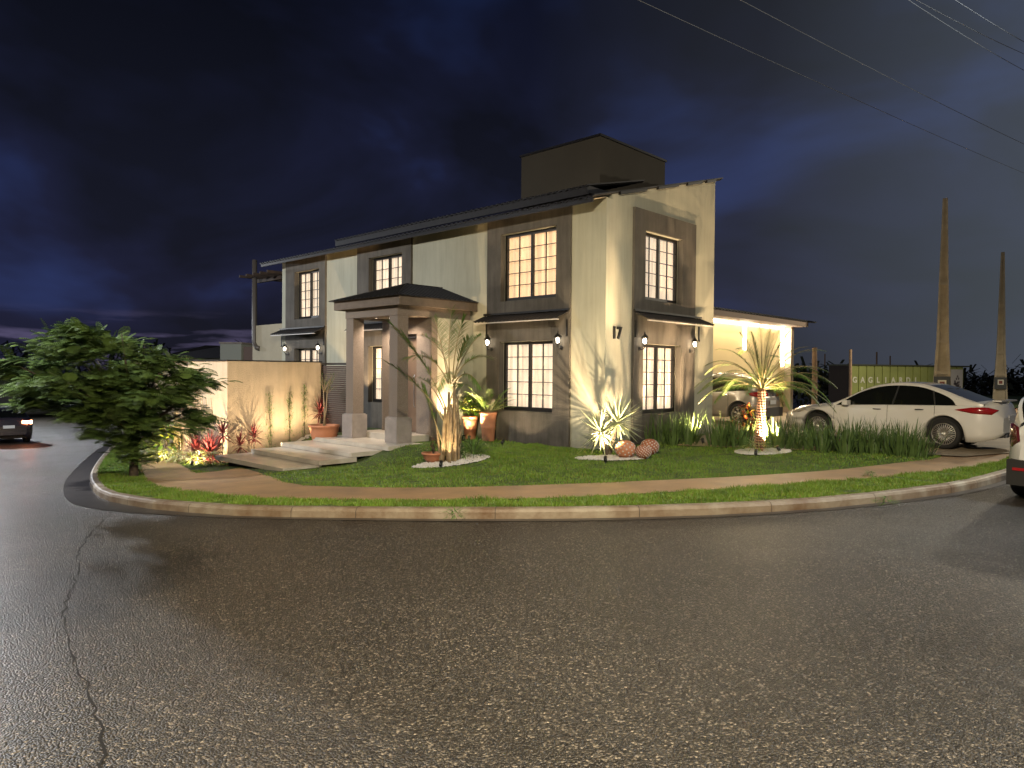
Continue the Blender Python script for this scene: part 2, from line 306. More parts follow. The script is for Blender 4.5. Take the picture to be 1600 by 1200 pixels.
# plot of the house: ruled from the pavement edge to a line inside the plot
IN = []
for p in Lw:
    a, b = loc(p.x, p.y)
    if b > 2 or a < -4: q = wpos(.6, max(b, -1)+1.5 if b > 0 else b+3)
    else: q = wpos(a+2.5, 4.0 if a > -1 else 2.0)
    q.z = 0; IN.append(q)
IN = catmull(IN[::6]+[IN[-1]], NS)
strip_ground('garden_ground', [zed(lerp(Lw, IN, t), lambda x,y: lotz(x,y)-.012) for t in [i/24 for i in range(25)]], M_LAWN)
M_DRIVE = mat('driveway_paving', (.34,.27,.18), .6, noise=(1.4,.35), bump=(40,.25,.01))
dv = MB()
poly = [(1.6,-.9),(2.3,-3.2),(3.25,-5.0),(3.6,-6.35),(5.2,-6.9),(9.5,-6.5),(18,-3),(18,3.1),(5.05,3.1),(5.05,-.02),(4.9,-.02)]
nA, nB = 50, 30
from mathutils.geometry import tessellate_polygon
P3 = [wpos(a, b) for a, b in poly]; P3 = [Vector((p.x, p.y, lotz(p.x,p.y)+.012)) for p in P3]
dv.add(P3, [tuple(t) for t in tessellate_polygon([P3])]); dvo = dv.build('driveway', M_DRIVE); tag(dvo, kind='structure')
def inpoly(a, b, P=poly):
    c = False; n = len(P)
    for i in range(n):
        x1,y1 = P[i]; x2,y2 = P[(i+1)%n]
        if (y1 > b) != (y2 > b) and a < (x2-x1)*(b-y1)/(y2-y1)+x1: c = not c
    return c
BEDS = []   # (x, y, rx, ry, rot) pebble beds, world
# old repair seam and crack in the asphalt
def crack(pp, w_, nm):
    Q = catmull([hit(x, y, gz) for x, y in pp], 90); V = []; Fc = []
    for i, p in enumerate(Q):
        t = (Q[min(i+1,89)]-Q[max(i-1,0)]).normalized(); n_ = Vector((-t.y,t.x,0)); j = random.gauss(0,.012); ww = w_*random.uniform(.3,1.3)
        for s_ in (-1,1): q = p+n_*(j+s_*ww); V.append((q.x,q.y,gz(q.x,q.y)+.003))
    mb = MB(); mb.add(V, [(2*i,2*i+1,2*i+3,2*i+2) for i in range(89)]); tag(mb.build(nm, mat('crack_dark', (.012,.011,.010), .5)), kind='structure')
crack([(175,800),(130,850),(120,900),(100,960),(118,1040),(150,1120),(165,1230)], .006, 'road_crack')
crack([(60,772),(150,778),(190,782)], .010, 'road_joint')
def in_bed(x, y):
    for bx, by, rx_, ry_, ro in BEDS:
        dx, dy = x-bx, y-by; u = dx*math.cos(ro)+dy*math.sin(ro); v = -dx*math.sin(ro)+dy*math.cos(ro)
        if (u/rx_)**2+(v/ry_)**2 < 1: return True
    return False
BEDS += [(hit(705,722,lotz).x, hit(705,722,lotz).y, .80, .48, .25), (hit(956,716,lotz).x, hit(956,716,lotz).y, .78, .38, .2), (hit(1192,706,lotz).x, hit(1192,706,lotz).y, .62, .42, .1)]
SLABS = [(-3.10,-2.05,3.95,7.3,-.13),(-3.95,-2.98,4.2,7.45,-.235),(-4.80,-3.83,4.15,7.35,-.34),(-5.62,-4.68,4.25,7.55,-.445)]
def blades(name, A, B, f, n, vmin=0, vmax=1, hgt=(.025,.055), reject=True, label=''):
    ys = [p.y for p in A]; idx = [i for i in range(NS-1) if A[i].y < 38 and A[i].x > -22 and A[i].x < 24]
    ar = np.array([((A[i+1]-A[i]).length)*((A[i]-B[i]).length) for i in idx]); ar = ar*np.array([1/max(9, (A[i].length))**1.3 for i in idx]); ar /= ar.sum()
    ch = rng.choice(len(idx), n, p=ar); us = rng.random(n); vs = rng.uniform(vmin, vmax, n)
    P = []
    for c, u, v in zip(ch, us, vs):
        i = idx[c]; p = A[i].lerp(A[i+1], u).lerp(B[i].lerp(B[i+1], u), v)
        a, b = loc(p.x, p.y)
        if reject:
            if a > -.02 and a < 5.05 and b > -.02: continue
            if inpoly(a, b) or in_bed(p.x, p.y): continue
            if b > 8.1 and a > -5.05: continue
            if a > -2.2 and 4.3 < b < 8.3: continue
            if any(s[0]-.02 < a < s[1]+.02 and s[2]-.02 < b < s[3]+.02 for s in SLABS): continue
            if -6.5 < a < -3 and 3.9 < b < 7.6 and random.random() < .9: continue
        P.append((p.x, p.y, f(p.x, p.y)))
    P = np.array(P); n = len(P); ang = rng.uniform(0, 2*np.pi, n); h = rng.uniform(*hgt, n); w = rng.uniform(.004, .009, n)
    cl = .8+.35*np.sin(P[:,0]*3.1+np.sin(P[:,1]*2.3))*np.sin(P[:,1]*3.7+P[:,0])+.35*np.sin(P[:,0]*7.7+2*np.sin(P[:,1]*5.1))*np.sin(P[:,1]*9.3+P[:,0]*2); h = h*cl
    dx, dy = np.cos(ang)*w, np.sin(ang)*w; la = rng.uniform(0, 2*np.pi, n); lean = h*rng.uniform(.2, .9, n)
    V = np.empty((n,3,3)); V[:,0] = P; V[:,0,0] -= dx; V[:,0,1] -= dy; V[:,1] = P; V[:,1,0] += dx; V[:,1,1] += dy
    V[:,2] = P; V[:,2,0] += np.cos(la)*lean; V[:,2,1] += np.sin(la)*lean; V[:,2,2] += h
    mi = (rng.random(n) < .10).astype(int)
    o = fast_mesh(name, V, np.arange(n*3).reshape(-1,3), [M_GRASS, M_GRASS2], nv=3, mi=mi)
    return tag(o, label, 'grass', kind='stuff')
blades('verge_grass', Kin, Vv, lambda x,y: gz(x,y)+.11, 150000, -.02, 1.03, (.03,.075), False, 'green grass strip between kerb and footpath')
blades('lawn_grass', Lw, IN, lambda x,y: lotz(x,y)-.015, 330000, -.005, .9, (.025,.06), True, 'clipped green lawn in front of the house')
# pebbles
M_PEB = mat('white_pebbles', (.62,.60,.56), .6, noise=(8,.3))
for (bx, by, rx_, ry_, ro), what in zip(BEDS, ('white pebbles round the clump palm', 'white pebbles round the spiky pale plant', 'white pebbles round the single trunk palm')):
    mb = MB()
    for k in range(1500):
        r = math.sqrt(random.random()); t = random.uniform(0, 2*math.pi); u, v = r*rx_*math.cos(t), r*ry_*math.sin(t)
        x, y = bx+u*math.cos(ro)-v*math.sin(ro), by+u*math.sin(ro)+v*math.cos(ro); z = lotz(x, y)
        s = random.uniform(.014, .03); q = [(random.uniform(.6,1.1)*s*math.cos(w*math.pi/3+k), random.uniform(.6,1.1)*s*math.sin(w*math.pi/3+k)) for w in range(6)]
        T = Matrix.Translation((x, y, z+random.uniform(0,.012)))
        mb.add([(a,b,0) for a,b in q]+[(a*.6,b*.6,s*.7) for a,b in q], [(6,7,8,9,10,11)]+[(i,(i+1)%6,6+(i+1)%6,6+i) for i in range(6)], T)
    tag(mb.build('pebbles', M_PEB), what, 'pebbles', kind='stuff')
# ================================================================ HOUSE (local frame: x along the right front, y along the left front)
M_WALL = mat('cream_render', (.44,.445,.36), .85, streak=.14, noise=(.8,.12), bump=(90,.35,.012), spec=.2)
M_DARK = mat('dark_textured_render', (.135,.126,.112), .85, streak=.28, noise=(1.5,.30), bump=(55,.6,.02), spec=.2)
M_STONE = mat('porch_granulated_render', (.245,.205,.172), .8, noise=(70,.45), bump=(120,.6,.012), spec=.25)
M_PLINTH = mat('plinth_render', (.30,.27,.25), .8, noise=(3,.3), bump=(60,.4,.01))
M_FRAME = mat('black_window_frame', (.012,.011,.010), .4)
M_ROOF = mat('dark_roof_sheet', (.022,.022,.025), .5, noise=(5,.4), spec=.4)
M_TRIM = mat('pale_sheet_edge', (.55,.53,.5), .4)
M_SLAB = mat('step_stone', (.56,.52,.45), .28, noise=(1.6,.35), bump=(40,.15,.005), spec=.55)
M_DOOR = mat('brown_door', (.14,.095,.065), .5, noise=(4,.2))
M_BLACK = mat('black_metal', (.01,.01,.01), .4)
M_METAL = mat('brushed_metal', (.5,.5,.5), .3, metal=1)
M_PLAIN = mat('neighbour_render', (.38,.38,.36), .85, noise=(1,.2))
def glass_mat(name, refl=.1, tint=(1,1,1)):
    m = bpy.data.materials.new(name); m.use_nodes = True; nt = m.node_tree; nt.nodes.clear()
    o = nt.nodes.new('ShaderNodeOutputMaterial'); mx = nt.nodes.new('ShaderNodeMixShader'); t = nt.nodes.new('ShaderNodeBsdfTransparent'); g = nt.nodes.new('ShaderNodeBsdfGlossy')
    t.inputs[0].default_value = lin(tint); g.inputs['Roughness'].default_value = .03; mx.inputs[0].default_value = refl
    nt.links.new(t.outputs[0], mx.inputs[1]); nt.links.new(g.outputs[0], mx.inputs[2]); nt.links.new(mx.outputs[0], o.inputs[0]); return m
M_PANE = glass_mat('window_glass', .09)
def curtain_mat(name, c, es):
    m = mat(name, (.7,.62,.5), .9); nt = m.node_tree; b = nt.nodes['Principled BSDF']
    t = nt.nodes.new('ShaderNodeTexCoord'); n = nt.nodes.new('ShaderNodeTexNoise'); mp_ = nt.nodes.new('ShaderNodeMapping'); mp_.inputs['Scale'].default_value = (5,5,.35)
    nt.links.new(t.outputs['Object'], mp_.inputs[0]); nt.links.new(mp_.outputs[0], n.inputs['Vector']); n.inputs['Scale'].default_value = 1.6; n.inputs['Detail'].default_value = 3
    r = nt.nodes.new('ShaderNodeMapRange'); r.inputs[1].default_value = .3; r.inputs[2].default_value = .7; r.inputs[3].default_value = .50*es; r.inputs[4].default_value = 1.22*es
    nt.links.new(n.outputs['Fac'], r.inputs[0]); nt.links.new(r.outputs[0], b.inputs['Emission Strength']); b.inputs['Emission Color'].default_value = lin(c); return m
M_CURT_UP = curtain_mat('lit_curtain_amber', (1.0,.60,.30), 1.0)
M_CURT = curtain_mat('lit_curtain_pale', (1.0,.79,.58), .80)
house = empty('house', 'two storey cream house with dark window surrounds, sloping roof and a corner number 17', 'house', (HC.x, HC.y, 0), TH)
bpy.context.view_layer.update()
LX, LY = 5.02, 14.65
# openings (u0,u1,z0,z1)
OL = [(1.42,3.30,3.45,5.18),(1.50,3.32,.66,2.42),(7.42,9.12,3.45,5.18),(7.42,9.12,.66,2.42),(12.02,13.66,3.45,5.14),(12.02,13.66,.66,2.42)]
OR = [(1.50,3.24,3.42,5.10),(1.44,3.20,.64,2.36)]
SL = [(.99,3.79),(7.0,9.75),(11.63,14.28)]; SR = [(1.04,3.90)]
def panel_with_holes(mb, u0, u1, ztop0, ztop1, z0, holes, d0, d1, axis):
    """wall slab between depth d0..d1; axis 'L' -> plane x, u=y ; 'R' -> plane y, u=x. ztop linear in u"""
    us = sorted(set([u0, u1]+[h[0] for h in holes]+[h[1] for h in holes])); us = [u for u in us if u0-1e-6 <= u <= u1+1e-6]
    zt = lambda u: ztop0+(ztop1-ztop0)*(u-u0)/(u1-u0)
    for a, b in zip(us[:-1], us[1:]):
        cuts = sorted([(h[2], h[3]) for h in holes if h[0] <= a+1e-6 and h[1] >= b-1e-6]); z = z0; seg = []
        for c0, c1 in cuts: seg.append((z, c0)); z = c1
        seg.append((z, None))
        for s0, s1 in seg:
            ta, tb = (zt(a), zt(b)) if s1 is None else (s1, s1)
            c = [(d0,a,s0),(d1,a,s0),(d1,b,s0),(d0,b,s0),(d0,a,ta),(d1,a,ta),(d1,b,tb),(d0,b,tb)]
            if axis == 'R': c = [(y, x, z) for x, y, z in c]
            mb.add(c, [(0,1,2,3),(4,7,6,5),(0,4,5,1),(1,5,6,2),(2,6,7,3),(3,7,4,0)])
zr = lambda x: 5.66+.262*x
w = MB()
panel_with_holes(w, 0, LY, 5.62, 5.62, -1.6, OL, 0, .22, 'L')
wr = MB()
panel_with_holes(w, .22, LX, zr(.22)+.03, zr(LX)+.03, -.6, OR, 0, .22, 'R')
w.box(LX-.2, LX, .22, LY, -.6, 6.7); w.box(.22, LX-.2, LY-.2, LY, -1.6, 5.7)
w.box(.22, LX-.2, .22, LY-.2, 2.9, 3.0)
w.build('wall', M_WALL, house)
def surround(u0, u1, axis, holes, top=5.58, bot=-1.2):
    mb = MB(); panel_with_holes(mb, u0, u1, top, top, bot, [h for h in holes if h[0] > u0 and h[1] < u1], -.07, -.002, axis); return mb.build('window_surround', M_DARK, house)
for s in SL: surround(s[0], s[1], 'L', OL)
for s in SR: surround(s[0], s[1], 'R', OR, bot=-.5)
def window(axis, o, curt, cols=4, rows=5, heavy=True):
    u0, u1, z0, z1 = o; u0 += .012; u1 -= .012; z0 += .006; z1 -= .006; D = .13; t = .05
    def bx(mb, a, b, c, d, e0, e1):
        if axis == 'L': mb.box(e0, e1, a, b, c, d)
        else: mb.box(a, b, e0, e1, c, d)
    mb = MB(); ft = .068
    bx(mb, u0, u0+ft, z0, z1, D-.03, D+.05); bx(mb, u1-ft, u1, z0, z1, D-.03, D+.05); bx(mb, u0+ft, u1-ft, z0, z0+ft+.03, D-.03, D+.05); bx(mb, u0+ft, u1-ft, z1-ft, z1, D-.03, D+.05)
    m_ = (u0+u1)/2; bx(mb, m_-.032, m_+.032, z0+ft+.03, z1-ft, D-.035, D+.045)
    for k in range(1, rows):
        z = z0+ft+.03+(z1-z0-2*ft-.03)*k/rows
        bx(mb, u0+ft, m_-.032, z-.009, z+.009, D-.01, D+.012); bx(mb, m_+.032, u1-ft, z-.009, z+.009, D-.01, D+.012)
    for a, b in ((u0+ft, m_-.032), (m_+.032, u1-ft)):
        c = (a+b)/2; bx(mb, c-.01, c+.01, z0+ft+.03, z1-ft, D-.014, D+.016)
    win = mb.build('window', M_FRAME, house)
    rv = MB(); U0, U1, Z0, Z1 = o; e_ = .008
    bx(rv, U0+.001, U0+e_, Z0+.009, Z1-.012, -.068, D-.04); bx(rv, U1-e_, U1-.001, Z0+.009, Z1-.012, -.068, D-.04); bx(rv, U0+.001, U1-.001, Z0+.001, Z0+e_, -.068, D-.04); rv.build('reveal', M_DARK, win)
    g = MB(); bx(g, u0+ft, u1-ft, z0+ft, z1-ft, D+.02, D+.024); g.build('pane', M_PANE, win)
    # curtain with folds
    n = 110; V = []; Fq = []
    for i in range(n+1):
        u = u0-.25+(u1-u0+.5)*i/n; d = D+.115+.025*math.sin(i*.62)+.022*math.sin(i*1.37+u0*3)+.01*math.sin(i*3.1)
        for z in (z0-.1, z1+.1): V.append((d, u, z) if axis == 'L' else (u, d, z))
    for i in range(n): Fq.append((2*i, 2*i+2, 2*i+3, 2*i+1))
    c = MB(); c.add(V, Fq); c.build('curtain', curt, win, smooth=True)
    return win
for i, o in enumerate(OL): window('L', o, M_CURT_UP if i in (0,) else M_CURT)
for i, o in enumerate(OR): window('R', o, M_CURT)
# window lintels / sills
def corr(mb, u0, u1, d0, z0, d1, z1, axis, pitch=.13, amp=.018, th=.012, hem=None):
    """corrugated sheet: waves run along u, falls from (d0,z0) to (d1,z1)"""
    n = int((u1-u0)/pitch*6); V = []; Fq = []
    for i in range(n+1):
        u = u0+(u1-u0)*i/n; h = amp*math.cos(2*math.pi*(u-u0)/pitch)
        for d, z in ((d0, z0), (d1, z1)):
            for q in (0, -th): V.append((d, u, z+h+q) if axis == 'L' else (u, d, z+h+q))
    for i in range(n):
        a = 4*i; b = a+4
        Fq += [(a, b, b+2, a+2), (a+1, a+3, b+3, b+1), (a, a+1, b+1, b), (a+2, b+2, b+3, a+3)]
    Fq += [(0, 2, 3, 1), (4*n, 4*n+1, 4*n+3, 4*n+2)]
    mb.add(V, Fq)
def awning(u0, u1, axis):
    mb = MB(); corr(mb, u0, u1, -.075, 3.10, -.50, 2.93, axis)
    a = mb.build('awning', M_ROOF, house)
    t = MB()
    bx = (lambda *q: t.box(q[4], q[5], q[0], q[1], q[2], q[3])) if axis == 'L' else (lambda *q: t.box(q[0], q[1], q[4], q[5], q[2], q[3]))
    bx(u0+.02, u1-.02, 2.875, 2.897, -.49, -.45); t.build('edge_trim', M_TRIM, a)
    b = MB(); bx = (lambda *q: b.box(q[4], q[5], q[0], q[1], q[2], q[3])) if axis == 'L' else (lambda *q: b.box(q[0], q[1], q[4], q[5], q[2], q[3]))
    bx(u0, u1, 3.115, 3.16, -.13, -.072)
    for u in (u0+.06, u1-.09): bx(u, u+.03, 2.5, 2.53, -.12, -.072); bx(u, u+.03, 2.53, 2.9, -.10, -.072)
    b.build('bracket', M_BLACK, a)
awning(.98, 3.86, 'L'); awning(7.0, 9.8, 'L'); awning(11.6, 14.6, 'L'); awning(1.0, 4.15, 'R')
# main roof: shed rising away from the left front
r = MB(); corr(r, -.05, 15.35, -.52, zr(-.52)+.05, LX+.35, zr(LX+.35)+.05, 'L', pitch=.19, amp=.022, th=.03)
roof = r.build('roof', M_ROOF, house)
f = MB(); f.box(-.50, -.46, .02, 15.3, 5.44, 5.55)
for k in range(26): f.box(-.44, 1.0, .3+k*.58, .36+k*.58, 5.50, 5.54) if False else None
f.build('fascia', M_FRAME, roof)
sfm = MB(); sfm.add([(-.455,.0,5.50),(.0,.0,5.62),(.0,LY+.6,5.62),(-.455,LY+.6,5.50),(-.455,.0,5.52),(.0,.0,5.64),(.0,LY+.6,5.64),(-.455,LY+.6,5.52)], [(0,1,2,3),(7,6,5,4),(0,4,5,1),(1,5,6,2),(2,6,7,3),(3,7,4,0)])
sfm.build('soffit', mat('roof_soffit', (.40,.33,.22), .8), roof)
# gable edge: verge board pieces with gaps
for a, b in ((.45,1.55),(2.05,3.0),(3.45,4.2),(4.45,4.95)):
    g = MB(); g.add([(a,-.07,zr(a)-.02),(b,-.07,zr(b)-.02),(b,.0,zr(b)-.02),(a,.0,zr(a)-.02),(a,-.07,zr(a)+.05),(b,-.07,zr(b)+.05),(b,.0,zr(b)+.05),(a,.0,zr(a)+.05)], [(0,3,2,1),(4,5,6,7),(0,1,5,4),(1,2,6,5),(2,3,7,6),(3,0,4,7)]); g.build('verge_board', M_FRAME, roof)
# second, higher run of roof
r = MB(); corr(r, .24, 10.5, -.42, 5.86, 1.9, 6.42, 'L', pitch=.19, amp=.02, th=.03)
r.box(-.40, -.34, .24, 10.5, 5.66, 5.83); r.box(-.34, 1.2, .24, .30, 5.7, 5.86)
r.build('raised_roof', M_ROOF, house)
# tank housing on the roof
t = MB(); t.box(1.76, 4.88, 1.52, 4.30, 5.6, 7.76); th_ = t.build('tank_housing', mat('housing_render', (.055,.05,.04), .9, noise=(1,.2)), house)
t = MB(); t.box(1.72, 4.92, 1.48, 4.34, 7.763, 7.82); t.build('coping', M_FRAME, th_)
# left end: terrace wall, steel post with downpipe, pergola rafters
t = MB(); t.box(0, .2, LY+.003, 16.95, -1.6, 3.36); t.box(.2, 4, 16.75, 16.95, -1.6, 3.36); t.build('terrace_wall', mat('terrace_render', (.40,.36,.26), .85, noise=(1,.25)), house)
t = MB(); t.tube([(-.02,16.75,5.9),(-.02,16.75,2.75),(-.02,16.68,2.6),(-.02,16.55,2.5),(-.02,16.35,2.47)], .095, 12); t.build('drainpipe', mat('pipe_dark', (.07,.06,.05), .5), house, smooth=True)
t = MB(); t.box(.3, .42, LY+.01, 17.2, 5.08, 5.22); t.box(1.6, 1.72, LY+.01, 17.2, 5.08, 5.22)
for k in range(5): t.box(-.4, 3, LY+.35+k*.55, LY+.41+k*.55, 5.225, 5.32)
t.build('pergola', mat('pergola_wood', (.045,.03,.022), .8), house)
# ------------------------------------------------ porch
PX0, PX1, PY0, PY1 = -2.75, -.003, 4.08, 7.05
def column(x, y, z0=-.13, w=.33, top=3.02, plinth=True):
    mb = MB(); mb.box(x-w/2, x+w/2, y-w/2, y+w/2, z0+(.60 if plinth else 0), top)
    c = mb.build('column', M_STONE, house)
    if plinth:
        p = MB(); q = w/2+.07; p.box(x-q, x+q, y-q, y+q, z0-.02, z0+.61); p.box(x-q+.03, x+q-.03, y-q+.03, y+q-.03, z0+.612, z0+.64); p.build('plinth', M_PLINTH, c)
    return c
column(-2.32, 4.60); column(-2.32, 6.50)
# vestibule block with the door
v = MB()
v.box(-1.45, -1.25, 4.38, 4.60, -.13, 3.02); v.box(-1.245, -.075, 6.28, 6.48, -.13, 3.02)
v.box(-1.45, -1.25, 4.603, 4.98, -.13, 3.02); v.box(-1.45, -1.25, 6.08, 6.48, -.13, 3.02); v.box(-1.45, -1.25, 4.983, 6.077, 2.62, 3.02)
v.build('vestibule_wall', M_STONE, house); v = MB(); v.box(-1.248, -.003, 4.385, 4.60, -.3, 3.02); v.build('vestibule_side', M_WALL, house)
d = MB(); d.box(-1.33, -1.28, 4.99, 6.07, .035, 2.61); door = d.build('front_door', M_DOOR, house)
d = MB(); d.tube([(-1.37,5.15,.7),(-1.39,5.15,.75),(-1.39,5.15,1.5),(-1.37,5.15,1.55)], .014, 8); d.build('handle', M_METAL, door)
d = MB(); d.box(-1.40, -1.335, 4.99, 6.07, 2.52, 2.56); d.box(-1.40,-1.335,4.99,5.03,.03,2.51); d.box(-1.40,-1.335,6.03,6.07,.03,2.51); d.build('door_frame', M_FRAME, door)
b = MB()   # ring beam over the columns, ceiling
b.box(-2.5, -2.14, 4.42, 6.68, 3.022, 3.42); b.box(-2.137, -.075, 4.42, 4.78, 3.022, 3.42); b.box(-2.137, -.075, 6.32, 6.68, 3.022, 3.42)
b.build('ring_beam', M_STONE, house)
b = MB(); b.box(-2.137, -.3, 4.783, 6.317, 3.06, 3.10); ceil = b.build('porch_ceiling', mat('porch_ceiling', (.6,.5,.42), .8), house)
b = MB(); b.box(-2.62, -.075, 4.20, 6.93, 3.423, 3.455); b.box(-2.66, -2.60, 4.14, 6.99, 3.25, 3.47); b.box(-2.597, -.075, 4.14, 4.20, 3.25, 3.47); b.box(-2.597, -.075, 6.93, 6.99, 3.25, 3.47)
b.build('eaves_board', mat('eaves_board_brown', (.15,.118,.09), .8, noise=(6,.3)), house)
# hip roof with standing seams
zp, zt_ = 3.475, 3.97
hx0, hx1, hy0, hy1 = PX0-.02, -.075, PY0-.02, PY1+.02
rx_, ry0, ry1 = -1.35, (hy0+hy1)/2-.05, (hy0+hy1)/2+.05
pr = MB()
c = [(hx0,hy0,zp),(hx0,hy1,zp),(hx1,hy1,zp),(hx1,hy0,zp),(rx_,(hy0+hy1)/2,zt_),(hx1,(hy0+hy1)/2,zt_)]
pr.add(c, [(0,1,4)[::-1],(1,2,5,4)[::-1],(3,0,4,5)[::-1],(0,3,2,1)[::-1]])
def seam(p, q): pr.tube([Vector(p)+Vector((0,0,.012)), Vector(q)+Vector((0,0,.012))], .014, 5)
for k in range(1, 16):
    t_ = k/16; y = hy0+(hy1-hy0)*t_; hm = min(t_, 1-t_)*2; seam((hx0,y,zp), (hx0+(rx_-hx0)*hm, y, zp+(zt_-zp)*hm))
for k in range(1, 16):
    x = hx0+(hx1-hx0)*k/16; hm = min(1, (x-hx0)/(rx_-hx0))
    seam((x,hy0,zp), (x, hy0+((hy1-hy0)/2)*hm, zp+(zt_-zp)*hm)); seam((x,hy1,zp), (x, hy1-((hy1-hy0)/2)*hm, zp+(zt_-zp)*hm))
seam(c[0], c[4]); seam(c[1], c[4]); seam(c[4], c[5])
pr.build('porch_roof', M_ROOF, house)
M_LAMPGLOW = mat('downlight_glow', (1,1,1), .5, emit=(1,.82,.62), es=14)
for x, y in ((-1.95,6.1),(-1.72,5.75),(-1.86,5.0)):
    m_ = MB(); m_.lathe([(.045,3.045),(.07,3.045),(.07,3.058),(.045,3.058)], 16, Matrix.Translation((x,y,0))); dl = m_.build('downlight', M_TRIM, house)
    m_ = MB(); m_.lathe([(.0,3.048),(.043,3.048)], 16, Matrix.Translation((x,y,0))); m_.build('bulb', M_LAMPGLOW, dl)
    p = wpos(x, y, 3.03); sun_like_lamp('downlight_light', p, p-Vector((0,0,1)), 125, (1,.78,.58), .03, 130, .9)
# porch floor (fixed to the house) and house number
b = MB(); b.box(-2.10, -.075, 4.45, 6.65, -.30, .02); b.build('porch_floor', M_SLAB, house)
T = Matrix.Translation((.42,-.02,2.56)) @ Matrix.Rotation(math.radians(90), 4, 'X')
text_obj('17', .38, .014, M_BLACK, 'house_number', house, T)
b = MB(); b.tube([(-.02,9.93,3.42),(-.14,9.93,3.42)], .02, 8); b.lathe([(0,0),(.05,.01),(.06,.05),(.05,.09),(0,.1)], 12, Matrix.Translation((-.16,9.93,3.36))); b.build('security_camera', M_BLACK, house, smooth=True)
# ------------------------------------------------ stone steps: separate floating slabs
nm = ('topmost wide stone slab step, under the porch column plinths', 'second stone slab step from the top', 'third stone slab step from the top', 'lowest stone slab step beside the pavement')
for (a0, a1, b0, b1, z), lab in zip(SLABS, nm):
    e_ = empty('stone_step', lab, 'step', wpos(a0, b0, 0), TH, 'stone slab steps up to the porch')
    m_ = MB(); ch = .012; W, Hh = a1-a0, b1-b0; 
    m_.prism([(ch,0),(W-ch,0),(W,ch),(W,Hh-ch),(W-ch,Hh),(ch,Hh),(0,Hh-ch),(0,ch)], z-.10, z); m_.build('slab', M_SLAB, e_)
    m_ = MB(); m_.box(.25, W-.15, .25, Hh-.2, min(lz(a0,b0), lz(a0,b1))-.3, z-.102); m_.build('footing', M_SOIL, e_)
# ------------------------------------------------ front garden wall and louvred gate
YW = 8.3
gw = empty('garden_wall', 'tall pale rendered garden wall with a sharp corner, left of the porch', 'wall', wpos(-4.97, YW, 0), TH)
m_ = MB(); m_.prism([(0,0),(2.72,0),(2.72,.16),(.16,.16),(.16,6.5),(0,6.5)], -1.9, 1.87); m_.build('wall_face', mat('sandy_wall_render', (.62,.50,.36), .85, streak=.12, noise=(2,.15), bump=(38,.8,.02), spec=.2), gw)
m_ = MB(); m_.prism([(-.03,-.03),(2.75,-.03),(2.75,.19),(.19,.19),(.19,6.53),(-.03,6.53)], 1.873, 1.90); m_.build('coping', M_FRAME, gw)
gt = empty('louvred_gate', 'dark brown louvred metal gate between the garden wall and the porch', 'gate', wpos(-2.22, 6.75, 0), TH)
m_ = MB(); m_.box(-.03,.03,0,.06,-.1,1.86); m_.box(-.03,.03,1.49,1.55,-.1,1.86); m_.box(-.03,.03,.063,1.487,1.80,1.86); m_.build('frame', M_FRAME, gt)
m_ = MB()
for k in range(32):
    z = -.05+k*.0575; m_.add([(-.028,.06,z),(-.028,1.49,z),(.02,1.49,z+.042),(.02,.06,z+.042),(-.022,.06,z-.006),(-.022,1.49,z-.006),(.026,1.49,z+.036),(.026,.06,z+.036)], [(0,1,2,3),(7,6,5,4),(0,4,5,1),(2,6,7,3)])
m_.build('louvre_panel', mat('louvre_brown', (.10,.07,.06), .5), gt)
# ------------------------------------------------ wall lanterns
def lantern_proto():
    e_ = empty('wall_lantern')
    m_ = MB(); Ty = Matrix.Rotation(math.radians(90), 4, 'Y')
    m_.lathe([(0,-.012),(.05,-.01),(.055,0),(.0,.002)], 12, Matrix.Translation((-.005,0,-.19)) @ Ty); m_.build('backplate', M_BLACK, e_)
    m_ = MB(); m_.tube([(-.01,0,-.19),(-.06,0,-.215),(-.12,0,-.20),(-.15,0,-.15),(-.15,0,-.10)], .011, 8); m_.build('arm', M_BLACK, e_, smooth=True)
    m_ = MB(); m_.lathe([(.0,-.115),(.035,-.11),(.045,-.095),(.05,-.09),(.0,-.088)], 6, Matrix.Translation((-.15,0,0)))
    for k in range(6):
        a = k*math.pi/3; m_.tube([(-.15+.045*math.cos(a), .045*math.sin(a), -.09), (-.15+.075*math.cos(a), .075*math.sin(a), .07)], .006, 4)
    m_.lathe([(.095,.068),(.10,.075),(.06,.11),(.028,.14),(.018,.16),(.012,.18),(.016,.19),(.0,.215)], 6, Matrix.Translation((-.15,0,0))); m_.build('cage', M_BLACK, e_)
    m_ = MB(); m_.lathe([(.0,-.08),(.026,-.07),(.04,-.03),(.042,.01),(.03,.045),(.0,.055)], 12, Matrix.Translation((-.15,0,0))); m_.build('bulb', M_BULB, e_, smooth=True)
    return e_
M_BULB = mat('lantern_bulb', (1,1,1), .4, emit=(1,.86,.66), es=22)
LAN = [((-.075,3.60),'L','black wall lantern left of the lower corner window, beside the palm',14),
       ((-.075,1.22),'L','black wall lantern right of the lower window, nearest the house corner on the left front',14),
       ((-.075,14.05),'L','small lantern left of the far left window above the garden wall',10),
       ((-.075,11.83),'L','small lantern right of the far left window above the garden wall',10),
       ((1.27,-.075),'R','black wall lantern left of the lower window on the right front, by the number 17',14),
       ((3.62,-.075),'R','black wall lantern right of the lower window on the right front',14)]
proto = lantern_proto()
